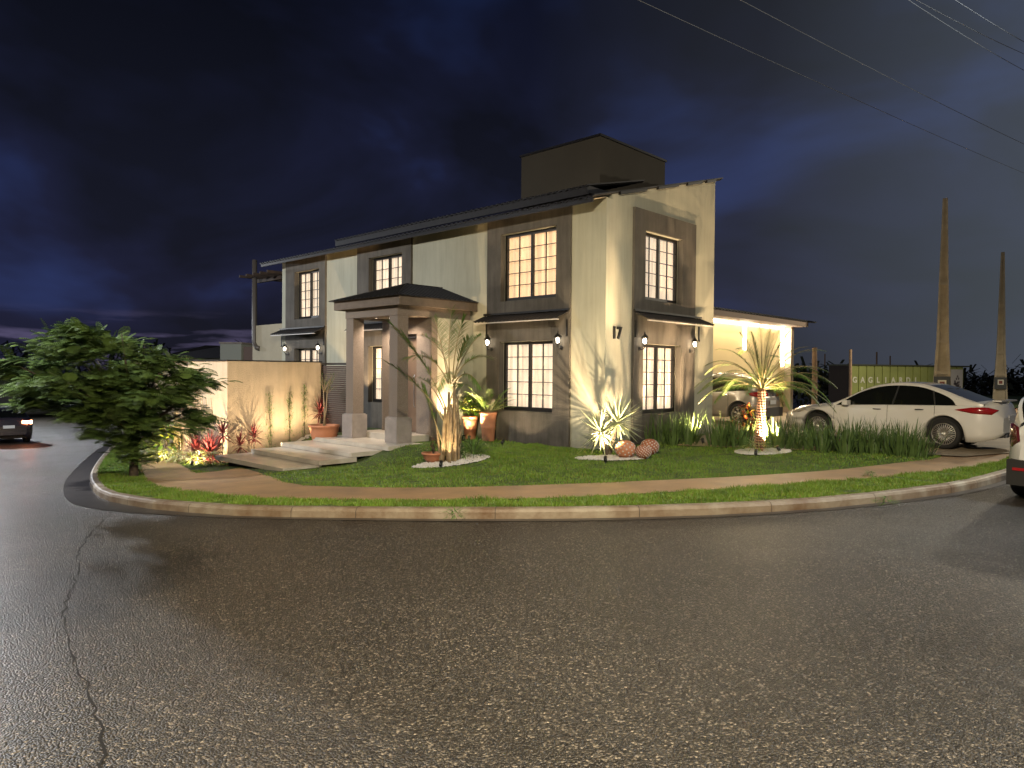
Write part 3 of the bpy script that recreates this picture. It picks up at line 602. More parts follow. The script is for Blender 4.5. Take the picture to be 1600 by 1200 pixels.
for i, ((a, b), ax_, lab, pw) in enumerate(LAN):
    o = proto if i == 0 else copy_tree(proto); p = wpos(a, b, 2.42); o.location = p; o.rotation_euler = (0,0,TH + (0 if ax_ == 'L' else math.radians(90)))
    tag(o, lab, 'wall lantern', 'black wall lanterns')
    q = wpos(a-.15, b, 2.42) if ax_ == 'L' else wpos(a, b-.15, 2.42)
    sun_like_lamp('lantern_light', q, None, pw*1.0, (1,.80,.56), .045)
# ------------------------------------------------ garage back wall with light strips
ga = empty('garage', 'low garage with bright yellow back wall edged by light strips, right of the house', 'garage', wpos(5.1, 3.15, 0), TH)
M_GAR = mat('garage_yellow_render', (.74,.60,.34), .85, noise=(1,.08))
m_ = MB(); m_.box(0, 12.1, 0, .2, -.1, 3.66); m_.build('back_wall', M_GAR, ga)
m_ = MB(); m_.box(12.103, 12.36, -.3, .2, -.1, 3.66); m_.build('side_pier', mat('pier_render', (.32,.25,.19), .8), ga)
m_ = MB(); m_.box(-.05, 12.4, -.9, .25, 3.663, 3.85); m_.build('beam', mat('garage_beam', (.16,.11,.08), .7), ga)
m_ = MB(); corr(m_, -.05, 13.2, -.95, 3.90, 2.5, 4.30, 'R', pitch=.24, amp=.03, th=.02); m_.build('roof', M_ROOF, ga)
M_LED = mat('led_strip', (1,1,1), .5, emit=(1,.85,.62), es=34)
for nm_, q in (('top', (.0,12.0,-.035,-.003,3.58,3.64)), ('mid', (8.25,8.42,-.035,-.003,2.6,3.575)), ('end', (11.75,12.0,-.035,-.003,2.0,3.575))):
    m_ = MB(); m_.box(*q); m_.build('light_strip', M_LED, ga)
al = bpy.data.lights.new('strip_light', 'AREA'); al.shape = 'RECTANGLE'; al.size = 12; al.size_y = .08; al.energy = 115; al.color = (1,.80,.50)
ao = bpy.data.objects.new('strip_light', al); sc.collection.objects.link(ao); p = wpos(11.1, 3.15-.45, 3.62); ao.location = p
zax = -(Vector((EY.x*.30, EY.y*.30, -1)).normalized()); xax = Vector((EX.x, EX.y, 0)); yax = zax.cross(xax).normalized()
ao.matrix_world = Matrix.Translation(p) @ Matrix((xax, yax, zax)).transposed().to_4x4()
# ================================================================ PLANTS
def leafm(name, c, c2=None, rough=.5, sub=0, sc_=6):
    m = mat(name, c, rough, noise=(sc_,.4), col2=c2, spec=.35); return m
M_PALM = leafm('palm_leaf', (.13,.22,.05), (.06,.12,.02)); M_PALM_Y = leafm('palm_leaf_yellowing', (.30,.24,.06))
M_STEM = leafm('palm_stem', (.34,.30,.15), (.22,.16,.08)); M_CANE = leafm('palm_cane', (.36,.28,.16), (.14,.09,.05), sc_=9)
M_TREE = leafm('tree_leaf', (.13,.20,.05), (.055,.10,.025), sc_=2.2); M_TREE2 = leafm('tree_leaf_young', (.15,.225,.05), (.08,.14,.03), sc_=2.2); M_TREE3 = leafm('tree_leaf_old', (.06,.09,.025), (.03,.05,.015), sc_=2.2); M_BARK = mat('bark', (.11,.085,.06), .9, noise=(12,.5), bump=(30,.8,.02))
M_AGAVE = leafm('pale_striped_leaf', (.50,.53,.33), (.33,.38,.2), sc_=9); M_RED = leafm('burgundy_leaf', (.20,.035,.035), (.09,.02,.02)); M_REDP = leafm('pink_red_leaf', (.36,.075,.07), (.2,.03,.035))
M_IRIS = leafm('iris_blade', (.10,.165,.05), (.05,.09,.025)); M_YEL = leafm('yellow_green_leaf', (.42,.42,.05), (.2,.28,.03)); M_GRN = leafm('fresh_green_leaf', (.16,.30,.05), (.08,.17,.03))
M_PALE = leafm('white_edged_leaf', (.62,.62,.42), (.35,.42,.2)); M_ORG = leafm('orange_leaf', (.45,.13,.03), (.25,.06,.02)); M_TERR = mat('terracotta', (.52,.22,.115), .65, noise=(3,.22), bump=(20,.2,.01))
M_TERR2 = mat('terracotta_dark', (.36,.12,.055), .6, noise=(5,.3)); M_WSTONE = mat('white_stone', (.6,.58,.54), .5, noise=(4,.25))
class LB:
    """leaf builder: ribbons as quads"""
    def __init__(s): s.V = []; s.F = []; s.mi = []
    def ribbon(s, p, d, L_, w, droop=0, mi=0, n=3, side=None, fold=0, tip=.06):
        p = Vector(p); d = Vector(d).normalized(); sd = side or d.cross(Vector((0,0,1)))
        if sd.length < 1e-3: sd = Vector((1,0,0))
        sd = sd.normalized(); o = len(s.V); q = p.copy(); dd = d.copy()
        for i in range(n+1):
            t = i/n; ww = w*(1-t)**.7*(.55+.9*min(1, t*4)) if i < n else w*tip
            ww = max(ww, w*tip); s.V += [tuple(q-sd*ww/2), tuple(q+sd*ww/2)]
            dd = (dd+Vector((0,0,-droop/n))).normalized(); q = q+dd*(L_/n)
        for i in range(n): a = o+2*i; s.F.append((a, a+1, a+3, a+2)); s.mi.append(mi)
    def build(s, name, mats, parent=None):
        return fast_mesh(name, s.V, s.F, mats, parent, mi=s.mi if isinstance(mats, (list,tuple)) else None)
def frond(lb, sb, base, dirv, L_, droop, nl, ll, lw, up=.35, mi=0, r=.012, curl=.5):
    """pinnate frond: rachis tube into sb, leaflets into lb"""
    p = Vector(base); d = Vector(dirv).normalized(); pts = [p.copy()]; ds = [d.copy()]; n = 14
    for i in range(n): d = (d+Vector((0,0,-droop/n*(.4+1.2*i/n)))).normalized(); p = p+d*(L_/n); pts.append(p.copy()); ds.append(d.copy())
    sb.tube(pts, [r*(1-.85*i/n) for i in range(n+1)], 5)
    for k in range(nl):
        t = .16+.84*k/nl; f_ = t*n; i = min(n-1, int(f_)); q = pts[i].lerp(pts[i+1], f_-i); dd = ds[i]
        sdv = dd.cross(Vector((0,0,1)))
        if sdv.length < .05: sdv = Vector((1,0,0))
        sdv.normalize(); upv = sdv.cross(dd).normalized(); ln = ll*(math.sin(math.pi*min(1, .12+t*.88))**.55)*random.uniform(.85,1.1)+.02
        for s_ in (-1, 1):
            v = (sdv*s_*(1-.35*t)+dd*(.45+.75*t)+upv*(up+random.uniform(-.12,.12))).normalized()
            lb.ribbon(q, v, ln, lw, droop=curl, mi=mi if random.random() > .06 else 1, n=2, side=dd.cross(v).cross(v) if False else None)
def at(px, py, h=0): return hit(px, py, lotz, h)
# --- clump palm
p0 = at(703, 722); pl = empty('clump_palm', 'tall multi stemmed palm with wide fronds in front of the porch', 'palm', (p0.x, p0.y, lotz(p0.x,p0.y)))
SP = p0.y/1120
def P_(px, py, dy=0): return Vector(((px-703)*SP, dy, (722-py)*SP))
lb = LB(); sb = MB(); tb = MB()
def bez(a, b, c, n=16): return [a*(1-t)**2+b*2*t*(1-t)+c*t*t for t in [i/n for i in range(n+1)]]
def frond_path(pts, n_l, ll, lw, t0=.35, r=.016, up=.2, hang=.35, curl=.5, mi=0):
    n = len(pts)-1; sb.tube(pts, [r*(1-.8*i/n) for i in range(n+1)], 5)
    for k in range(n_l):
        t = t0+(1-t0)*k/n_l; f_ = t*n; i = min(n-1, int(f_)); q = pts[i].lerp(pts[i+1], f_-i); dd = (pts[i+1]-pts[i]).normalized()
        sdv = dd.cross(Vector((0,0,1)));
        if sdv.length < .3: sdv = (sdv+Vector((.8,-.5,0))).normalized()
        sdv.normalize(); upv = sdv.cross(dd).normalized(); e_l = math.sin(math.pi*min(1,.22+.70*(t-t0)/(1-t0)))**.6
        for s_ in (-1, 1):
            v = (sdv*s_*.8+dd*(.55+.5*t)+upv*(up+random.uniform(-.22,.22))).normalized()
            lb.ribbon(q, v, ll*e_l*random.uniform(.8,1.1)+.03, lw, droop=curl*random.uniform(.5,1.3), mi=mi if random.random() > .05 else 1, n=3)
for (a, b, c, r) in (((-.16,0,-.05),(-.13,0,.6),(-.10,.0,1.15),.062),((-.04,.03,-.05),(-.05,.03,.7),(-.03,.02,1.45),.058),((.08,0,-.05),(.09,.02,.8),(.08,.02,1.65),.062),((.17,.06,-.05),(.17,.05,.6),(.14,.04,1.35),.05),((.0,-.1,-.05),(.02,-.09,.6),(.03,-.06,1.2),.055),((.12,-.1,-.05),(.13,-.08,.55),(.12,-.05,1.05),.045),((-.2,.07,-.05),(-.24,.07,.4),(-.3,.06,.8),.035)):
    tb.tube(bez(Vector(a), Vector(b), Vector(c), 6), [r*.95]+[r*.72]*3+[r*.62,r*.5,r*.4], 8)
for k in range(34):   # torn old leaf sheaths round the stems
    a = random.uniform(0, 6.28); z = random.uniform(0, .95); x0, y0 = random.choice([(-.14,0),(-.04,.03),(.08,0),(.16,.05),(.02,-.09)]); q = Vector((x0+.055*math.cos(a), y0+.055*math.sin(a), z))
    tb.tube([q, q+Vector((.02*math.cos(a),.02*math.sin(a),.18)), q+Vector((.08*math.cos(a),.08*math.sin(a),.34))], [.018,.010,.003], 4)
tb.build('trunk', M_CANE, pl, smooth=True)
FR = [((697,640,0),(668,560,-.2),(612,508,-.3),30,.46,1),((694,660,0),(662,596,-.3),(608,566,-.5),26,.42,1),((700,600,0),(690,545,.3),(672,492,.5),26,.44,0),((702,590,0),(698,540,0),(704,484,0),26,.40,0),
      ((707,590,0),(708,535,.1),(724,494,.1),24,.36,0),((709,590,0),(716,555,0),(732,528,-.1),20,.34,0),((710,592,0),(726,552,.2),(762,556,.3),24,.40,0),((708,600,0),(730,566,-.3),(752,604,-.5),22,.36,0),
      ((700,600,0),(680,545,-.3),(640,560,-.6),26,.42,0),((703,600,0),(706,560,-.6),(690,606,-1.0),24,.34,0),((700,600,0),(700,545,.5),(650,520,.9),26,.44,0),((706,596,0),(730,530,.5),(748,520,.8),24,.40,0),
      ((690,690,0),(672,640,.1),(658,600,.1),16,.24,0),((700,640,0),(712,590,-.4),(728,600,-.8),20,.32,0),((697,650,0),(676,600,.4),(645,590,.8),22,.38,0)]
for a, b, c, n_, ll, mi in FR: frond_path(bez(P_(*a), P_(*b), P_(*c)), int(n_*1.25), ll*.95, .017, mi=0, up=.15)
lb.build('frond_leaflets', [M_PALM, M_PALM_Y], pl); sb.build('frond_stalks', M_STEM, pl, smooth=True)
# --- single trunk palm by the driveway
p0 = at(1187, 705); pm = empty('date_palm', 'single trunk feather palm with scaly lit trunk near the driveway', 'palm', (p0.x, p0.y, lotz(p0.x,p0.y)))
tb = MB(); tb.tube([(0,0,-.05),(0,0,.4),(.02,0,.9),(.03,0,1.38)], [.095,.075,.065,.08], 12)
tb.cur = 1
for z in np.arange(.02, 1.34, .058):
    for j in range(10):
        a = j*2*math.pi/10+z*31; r_ = (.088-.018*z)
        T = Matrix.Translation((r_*math.cos(a)+.02*z, r_*math.sin(a), z)) @ Matrix.Rotation(a, 4, 'Z') @ Matrix.Rotation(.55, 4, 'Y')
        tb.add([(-.015,-.025,-.018),(-.015,.025,-.018),(.022,.010,.026),(.022,-.010,.026),(.022,-.020,-.018),(.022,.020,-.018)], [(0,1,5,4),(4,5,2,3),(0,3,2,1),(0,4,3),(1,2,5)], T)
tb.build('trunk', [mat('palm_trunk_dark', (.10,.05,.03), .9), mat('palm_boots', (.58,.33,.22), .8, noise=(20,.35))], pm)
lb = LB(); sb = MB()
for k in range(34):
    a = k*2.39996; el = .25+1.15*((k+.5)/30)**.9; L_ = random.uniform(1.45, 1.85) if el < 1.1 else random.uniform(1.2,1.5)
    d = Vector((math.cos(a)*math.cos(el), math.sin(a)*math.cos(el)*.9, math.sin(el)))
    frond(lb, sb, (.03,0,1.32+.06*el), d, L_, random.uniform(1.3,2.0) if el < 1.15 else random.uniform(.5,.9), 56, .27, .0095, up=.2, mi=0, r=.012, curl=.7)
for d, L_ in (((1,-.1,.80),1.75),((1,.2,.55),1.5),((-1,0,.75),1.45),((-1,-.3,.45),1.35),((1,-.2,.4),1.35),((1,.1,1.2),1.5)):
    frond(lb, sb, (.03,0,1.36), d, L_, 1.7, 60, .29, .010, up=.1, mi=0, r=.012, curl=.8)
lb.build('frond_leaflets', [M_PALM, M_PALM_Y], pm); sb.build('frond_stalks', M_STEM, pm, smooth=True)
# --- spiky pale plant at the corner
p0 = at(950, 712); ag = empty('spiky_plant', 'pale spiky rosette plant glowing at the house corner', 'plant', (p0.x, p0.y, lotz(p0.x,p0.y)))
lb = LB()
for (cx_, cz, R_, n) in ((-.16,.50,.64,80),(.20,.72,.62,95)):
    for k in range(n):
        u = (k+.5)/n; el = math.asin(-.75+1.7*u); a = k*2.39996
        d = Vector((math.cos(a)*math.cos(el), math.sin(a)*math.cos(el), math.sin(el)))
        lb.ribbon(Vector((cx_,0,cz))+d*.05, d, R_*random.uniform(.85,1.12), .040, droop=.06, n=3)
lb.build('leaves', M_AGAVE, ag)
tb = MB(); tb.tube([(0,0,-.03),(-.08,0,.2),(-.14,0,.42)], [.05,.045,.04], 8); tb.tube([(0,0,-.03),(.1,0,.3),(.16,0,.6)], [.055,.045,.04], 8); tb.build('trunk', M_BARK, ag)
# --- perforated terracotta spheres
def sphere_lantern(px, py, r, lab, holes_, tilt):
    p = at(px, py); e_ = empty('pierced_ball', lab, 'garden ornament', (p.x, p.y, lotz(p.x,p.y)), tilt, 'terracotta balls at the house corner')
    m_ = MB(); pr_ = [(r*.35,0)]+[(r*math.cos(t), r*.88*(1+math.sin(t))) for t in np.linspace(-1.15,1.25,14)]+[(r*.18, r*.88*1.96),(r*.14,r*.88*1.9)]
    m_.lathe(pr_, 28); d_ = m_; d_.cur = 1
    for k in range(holes_):
        z = -.72+1.55*(k+.5)/holes_; a = k*2.39996; ro = math.sqrt(1-z*z); nrm = Vector((math.cos(a)*ro, math.sin(a)*ro, z)); q = Vector((nrm.x*r*1.004, nrm.y*r*1.004, r*.88*(1+z)*1.002))
        T = Matrix.Translation(q) @ nrm.to_track_quat('Z','Y').to_matrix().to_4x4(); rr = r*.085
        d_.lathe([(0,rr*.4),(rr*.8,rr*.28),(rr,0)], 8, T)
    d_.build('shell', [M_TERR2 if holes_ > 60 else M_TERR, M_WSTONE], e_, smooth=True)
sphere_lantern(977, 716, .215, 'largest orange terracotta ball with few pale studs beside the spiky plant', 55, .3)
sphere_lantern(1005, 717, .165, 'small front terracotta ball thick with white studs', 110, .9)
sphere_lantern(1015, 711, .20, 'dark red terracotta ball with white studs behind the small one', 90, .5)
# --- iris clumps
def iris_mesh(seed, n=46, h=.62):
    random.seed(seed); lb = LB()
    for k in range(n):
        a = random.uniform(0, 6.28); r_ = .16*math.sqrt(random.random()); sp_ = random.uniform(.05,.75); H_ = h*random.uniform(.5,1.08)
        lb.ribbon((r_*math.cos(a), r_*math.sin(a), -.02), (math.cos(a)*sp_*.75, math.sin(a)*sp_*.75, 1), H_, .020, droop=random.uniform(.05,.6), n=4)
    return lb
iris_src = [iris_mesh(s).build('blade_clump', M_IRIS) for s in (1,2,3)]
row = [(1012,690),(1032,692),(1052,694),(1074,694),(1120,697),(1130,697),(1148,698),(1163,699),(1205,700),(1222,701),(1240,701),(1260,702),(1283,705),(1300,704),(1322,707),(1345,707),(1365,708),(1385,709),(1404,711),(1424,712),(1440,713)]
back = [(1040,686),(1078,688),(1128,690),(1155,690),(1215,693),(1248,695),(1275,697),(1335,701),(1378,702),(1412,705)]
random.seed(11)
for i, (x, y) in enumerate(row+back):
    p = at(x, y); o = iris_src[i%3] if i < 3 else iris_src[i%3].copy()
    if i >= 3: sc.collection.objects.link(o)
    o.name = 'iris_clump'; o.location = (p.x, p.y, lotz(p.x,p.y)); o.rotation_euler = (0,0,random.uniform(0,6)); s_ = random.uniform(1.05,1.42)*(1.0 if i < len(row) else 1.05)
    if x < 1110: s_ *= 1.12
    o.scale = (s_*1.1, s_*1.1, s_); tag(o, 'bladed iris clump in the planted row between lawn and driveway', 'plant', 'iris clumps along the driveway')
random.seed(5)
# --- croton behind the palm
def bushy(name, lab, cat, pos, rad, h, n, mats, lw, ll, stems=6, group=None, z0=.1, rz=0, up=.5):
    e_ = empty(name, lab, cat, pos, rz, group); lb = LB(); sb = MB()
    for k in range(n):
        a = random.uniform(0, 6.28); t = random.random()**.6; z = z0+(h-z0)*random.random(); rr = rad*t*math.sin(math.pi*min(.95,.25+.7*(z-z0)/(h-z0)))
        d = Vector((math.cos(a), math.sin(a), up*random.uniform(-.3,1.6)))
        lb.ribbon((rr*math.cos(a), rr*math.sin(a), z), d, ll*random.uniform(.7,1.2), lw, droop=random.uniform(.2,.9), n=2, mi=random.randrange(len(mats)), tip=.15)
    lb.build('leaves', mats, e_)
    for k in range(stems):
        a = random.uniform(0,6.28); sb.tube([(0,0,-.02),(rad*.3*math.cos(a),rad*.3*math.sin(a),h*.5),(rad*.55*math.cos(a),rad*.55*math.sin(a),h*.9)], [.016,.010,.004], 5)
    sb.build('stems', M_BARK, e_); return e_
p = at(1168, 694); bushy('croton', 'croton shrub with yellow top and orange red leaves behind the palm trunk', 'shrub', (p.x,p.y,lotz(p.x,p.y)), .30, .95, 260, [M_ORG,M_ORG,M_RED,M_YEL], .05, .2)
e_ = bushy('ground_cover', 'pale yellow green tufts round the foot of the lit palm trunk', 'plant', (at(1185,706).x, at(1185,706).y, lotz(at(1185,706).x, at(1185,706).y)), .42, .2, 260, [M_YEL,M_PALE,M_GRN], .016, .2, 0, z0=0)
p = at(738, 712); bushy('grass_tuft', 'green tufted grass in the pebble bed right of the clump palm', 'plant', (p.x,p.y,lotz(p.x,p.y)), .34, .22, 330, [M_GRN,M_IRIS,M_IRIS], .013, .3, 0, z0=0, up=1.6)
p = at(722, 716); bushy('pale_plant', 'small white green plant at the foot of the clump palm', 'plant', (p.x,p.y,lotz(p.x,p.y)), .16, .16, 110, [M_PALE,M_PALE,M_GRN], .03, .12, 0, z0=0)
# --- pots
def pot(name, lab, pos, prof, group=None):
    e_ = empty(name, lab, 'pot', pos, 0, group); m_ = MB(); m_.lathe(prof, 32); m_.build('body', M_TERR, e_, smooth=True)
    zt = max(z for r, z in prof); rt = max(r for r, z in prof if z > zt-.06)
    m_ = MB(); m_.lathe([(0,zt-.05),(rt*.9,zt-.05)], 24); m_.build('soil', M_SOIL, e_); return e_
def tall(h, r): return [(0,0),(r*.72,0),(r*.74,.02),(r*.84,h*.45),(r*.86,h*.46),(r*.86,h*.50),(r*.85,h*.51),(r*.93,h*.80),(r*.95,h*.81),(r*.95,h*.84),(r*.94,h*.85),(r,h-.05),(r*1.05,h-.045),(r*1.05,h),(r*.92,h),(r*.9,h-.1)]
pa = wpos(-.42, 4.02, -.12); pb = wpos(-.42, 3.34, -.12)
pot('tall_planter', 'tall terracotta planter with leafy bright green bush, nearer the porch', pa, tall(.60,.20), 'tall planters by the house wall')
pot('tall_planter', 'taller terracotta planter with feathery palm, nearer the lower window', pb, tall(.74,.215), 'tall planters by the house wall')
bushy('potted_bush', 'bright green leafy bush in the left tall planter', 'shrub', pa+Vector((0,0,.56)), .38, .62, 420, [M_GRN,M_GRN,M_YEL], .06, .12, 7, z0=.12)
e_ = empty('potted_palm', 'feathery small palm in the right tall planter', 'palm', pb+Vector((0,0,.70)))
lb = LB(); sb = MB()
for k in range(22):
    a = k*2.4; el = random.uniform(.45,1.4); frond(lb, sb, (.04*math.cos(a), .04*math.sin(a), 0), (math.cos(a)*math.cos(el), math.sin(a)*math.cos(el), math.sin(el)), random.uniform(.55,.95), random.uniform(.6,1.3), 20, .2, .013, up=.2, r=.007, curl=.3)
lb.build('frond_leaflets', [M_GRN, M_YEL], e_); sb.build('frond_stalks', M_STEM, e_)
p = at(677, 722); z = lotz(p.x,p.y)
pot('terracotta_bowl', 'low round terracotta bowl at the foot of the clump palm', Vector((p.x,p.y,z)), [(0,0),(.13,0),(.19,.07),(.235,.16),(.25,.165),(.25,.20),(.225,.20),(.2,.14)])
e_ = bushy('bowl_plant', 'small dark plant standing in the low terracotta bowl', 'plant', (p.x,p.y,z+.15), .12, .38, 90, [M_RED,M_IRIS,M_GRN], .03, .13, 4)
pg = wpos(-2.78, 7.25, -.30)
pot('round_pot', 'wide terracotta pot with a thin tree, in front of the louvred gate', pg, [(0,0),(.27,0),(.31,.06),(.37,.32),(.385,.42),(.41,.43),(.41,.48),(.36,.48),(.35,.38)])
e_ = empty('thin_tree', 'thin bare stemmed young tree in the wide terracotta pot', 'tree', pg+Vector((0,0,.42)))
sb = MB(); lb = LB()
sb.tube([(.02,0,0),(.0,0,.5),(-.03,.02,.95)], [.022,.017,.012], 7); sb.tube([(-.03,0,0),(.05,.0,.45),(.08,0,.95)], [.02,.016,.012], 7)
for k in range(20):
    b0 = Vector(random.choice([(-.03,.02,.9),(.08,0,.9)])); a = random.uniform(0,6.28); e1 = b0+Vector((math.cos(a)*random.uniform(.1,.34), math.sin(a)*.25, random.uniform(.2,.62))); md = b0.lerp(e1,.5)+Vector((0,0,.05))
    sb.tube([b0, md, e1], [.008,.005,.002], 4)
    for j in range(12):
        q = b0.lerp(e1, random.uniform(.25,1))+Vector((random.gauss(0,.025),random.gauss(0,.025),random.gauss(0,.03))); lb.ribbon(q, (random.gauss(0,1),random.gauss(0,1),random.uniform(-.5,1)), .06, .024, n=1, tip=.4)
sb.build('trunk', mat('pale_bark', (.40,.30,.18), .8), e_, smooth=True); lb.build('leaves', M_GRN, e_)
# --- strappy red cordylines and climbing plants against the garden wall
def cordyline(lab, a, b, h, n, mats, L_=.4, zz=None, stem=True, w=.034):
    p = wpos(a, b, 0); e_ = empty('red_cordyline', lab, 'plant', (p.x,p.y,lotz(p.x,p.y) if zz is None else zz), 0, 'burgundy strap leaved plants'); lb = LB(); sb = MB()
    for k in range(n):
        el = -.35+1.85*(k+.5)/n; a_ = k*2.39996; d = (math.cos(a_)*math.cos(el), math.sin(a_)*math.cos(el), math.sin(el))
        lb.ribbon((0,0,h+.10*(k/n-.5)), d, L_*random.uniform(.8,1.15), w, droop=random.uniform(.3,.9), n=3, mi=random.randrange(len(mats)))
    lb.build('leaves', mats, e_); sb.tube([(0,0,-.05),(0,0,h)], .014, 6); sb.build('stem', M_BARK, e_); return e_
def wal(px, py): # place against the garden wall
    d = ray(px, py); n = Vector((EY.x, EY.y, 0)); h0 = Vector((HC.x, HC.y, 0)); s = (YW-.22-(Vector((0,0,CH))-h0).dot(n))/d.dot(n); p = Vector((0,0,CH))+d*s; return loc(p.x, p.y)
a, b = wal(397, 700); cordyline('tallest burgundy cordyline against the garden wall', a, b, .62, 46, [M_RED,M_REDP])
a, b = wal(375, 720); cordyline('dark burgundy cordyline nearest the sharp wall corner', a, b, .42, 34, [M_RED], .42)
a, b = wal(500, 672); cordyline('red cordyline beside the wide terracotta pot', a, b, .58, 60, [M_RED,M_REDP], .46)
# vines
for (px, h_, lab) in ((426,1.75,'slim climbing vine on the garden wall, tallest and leftmost of three'),(457,1.45,'slim climbing vine on the garden wall, middle of three'),(480,1.45,'slim climbing vine on the garden wall, nearest the louvred gate')):
    a, b = wal(px, 700); q = wpos(a, YW-.05, 0); e_ = empty('climbing_vine', lab, 'vine', (q.x,q.y,lotz(q.x,q.y)), TH, 'vines on the garden wall'); lb = LB(); sb = MB()
    sb.tube([(0,0,-.02),(.02,0,h_*.4),(-.01,0,h_*.7),(.01,0,h_)], [.008,.007,.005,.003], 5)
    for k in range(int(330*h_/1.7)):
        t = random.random(); z = h_*t; lb.ribbon((random.gauss(0,.035+.05*(1-t)**2), random.uniform(-.07,.02), z), (random.gauss(0,1),random.gauss(0,.5)-.3,random.uniform(-.3,1)), .06, .028, n=1, tip=.35)
    lb.build('leaves', [M_GRN], e_); sb.build('stem', M_BARK, e_)
# rim of pale stones along the wall base
mb = MB()
for k in range(520):
    a = random.uniform(-4.9,-2.35); b = YW-.14-abs(random.gauss(0,.10)); p = wpos(a, b); s = random.uniform(.02,.045); T = Matrix.Translation((p.x,p.y,lotz(p.x,p.y)))
    q = [(random.uniform(.7,1.1)*s*math.cos(w*math.pi/3), random.uniform(.7,1.1)*s*math.sin(w*math.pi/3)) for w in range(6)]
    mb.add([(a_,b_,0) for a_,b_ in q]+[(a_*.6,b_*.6,s*.8) for a_,b_ in q], [(6,7,8,9,10,11)]+[(i,(i+1)%6,6+(i+1)%6,6+i) for i in range(6)], T)
tag(mb.build('wall_stones', M_PEB), 'line of pale stones along the garden wall foot', 'stones', kind='stuff')
for px, py, r_, m__, lab in ((404,712,.13,M_PALE,'pale green small rosette beside the lowest step, leftmost of the lit trio'),(417,704,.12,M_ORG,'orange lit little plant beside the steps, back of the lit trio'),(430,708,.11,M_PALE,'white lit little plant beside the steps, nearest the second step')):
    d_ = hit(px, py, lambda x,y: lotz(x,y)); bushy('small_plant', lab, 'plant', (d_.x,d_.y,lotz(d_.x,d_.y)), r_, .2, 70, [m__, M_PALE], .035, .14, 0, z0=0)
# --- flower bed left of the wall corner
a0 = -5.35
def bed(b): p = wpos(a0, b, 0); return p
for i in range(10):
    p = wpos(-5.55-.0*i, 7.9+.62*i, 0); bushy('white_edging_plant', 'white and yellow lit edging plant in the row left of the garden wall', 'plant', (p.x,p.y,lotz(p.x,p.y)), .24, .32, 150, [M_PALE,M_PALE,M_YEL], .035, .16, 0, 'white edging plants', z0=0)
for i, (b, h, L_, lab) in enumerate(((8.75,.38,.55,'broad red bromeliad nearest the wall corner'),(9.6,.38,.55,'broad red bromeliad behind the first one, left of the wall'),(8.45,.75,.5,'tall burgundy cordyline right at the wall corner'))):
    if i == 2:
        cordyline(lab, -5.16, b-.3, h, 60, [M_RED], .42)
    else:
        c_ = cordyline(lab, -5.22, b, .25, 95, [M_RED,M_REDP,M_REDP], L_, w=.06); c_.name = 'red_bromeliad'; c_['group'] = 'red bromeliads'
for b, lab in ((11.4,'yellow green broad leaved shrub behind the red bromeliads'),(13.2,'further yellow green shrub along the garden wall')):
    p = wpos(-5.32, b, 0); bushy('yellow_shrub', lab, 'shrub', (p.x,p.y,lotz(p.x,p.y)), .42, 1.15, 230, [M_YEL,M_YEL,M_GRN], .10, .26, 6, 'yellow green shrubs', z0=.1)
sb = MB()  # thin bare stems against the side wall
sp_ = empty('pencil_stems', 'thin upright bare stems against the left side of the garden wall', 'plant', wpos(-5.12, 9.2, 0), TH)
for k in range(14):
    y = random.uniform(-.6,2.2); sb.tube([(random.uniform(-.1,.03),y,-.9),(random.uniform(-.1,.03),y+random.gauss(0,.05),.2),(random.uniform(-.08,.05),y+random.gauss(0,.1),.9)], [.012,.009,.004], 5)
sb.build('stems', M_STEM, sp_)
# --- street tree on the verge
p0 = hit(209, 746, gz, .12); tr = empty('street_tree', 'low spreading feathery leaved tree on the grass verge', 'tree', (p0.x,p0.y,gz(p0.x,p0.y)+.1))
sb = MB(); lb = LB(); random.seed(21)
S_ = p0.y/1120*1.0
def off(px, py): # offset in metres in the plane of the trunk
    return Vector(((px-209)*S_, 0, (746-py)*S_))
sb.tube([(0,0,-.1),(.0,.0,.35),(.03,0,.75),(.0,.05,1.05)], [.10,.085,.08,.075], 10)
limbs = []
for px, py, dy in ((20,560,-.3),(80,540,.6),(150,530,-.6),(215,535,.3),(270,560,-.3),(300,600,.3),(120,580,-.9),(60,600,.2),(240,580,.9),(180,560,1.0),(280,640,.5),(210,650,-.7),(160,640,.4),(100,560,1.2),(190,520,0),(250,620,-.8)):
    e1 = off(px, py)+Vector((0,dy,0)); b0 = Vector((0,.03,.95)); md = b0.lerp(e1,.5)+Vector((0,0,.12 if py < 600 else -.05)); sb.tube([b0, md, e1], [.05,.03,.008], 6); limbs.append((b0, md, e1))
sb.build('trunk', M_BARK, tr, smooth=True)
def compound(p, d, L_, tone=0):
    n = 9; q = Vector(p); d = Vector(d).normalized()
    for i in range(n):
        d = (d+Vector((0,0,-.10))).normalized(); q = q+d*(L_/n); sdv = d.cross(Vector((0,0,1)))
        if sdv.length < .1: sdv = Vector((1,0,0))
        sdv.normalize(); l2 = .115*math.sin(math.pi*(.2+.75*i/n))+.02
        for s_ in (-1,1): lb.ribbon(q, sdv*s_+d*.45+Vector((0,0,-.25)), l2, .030, n=1, side=d, tip=.45, mi=tone)
ncl = 0
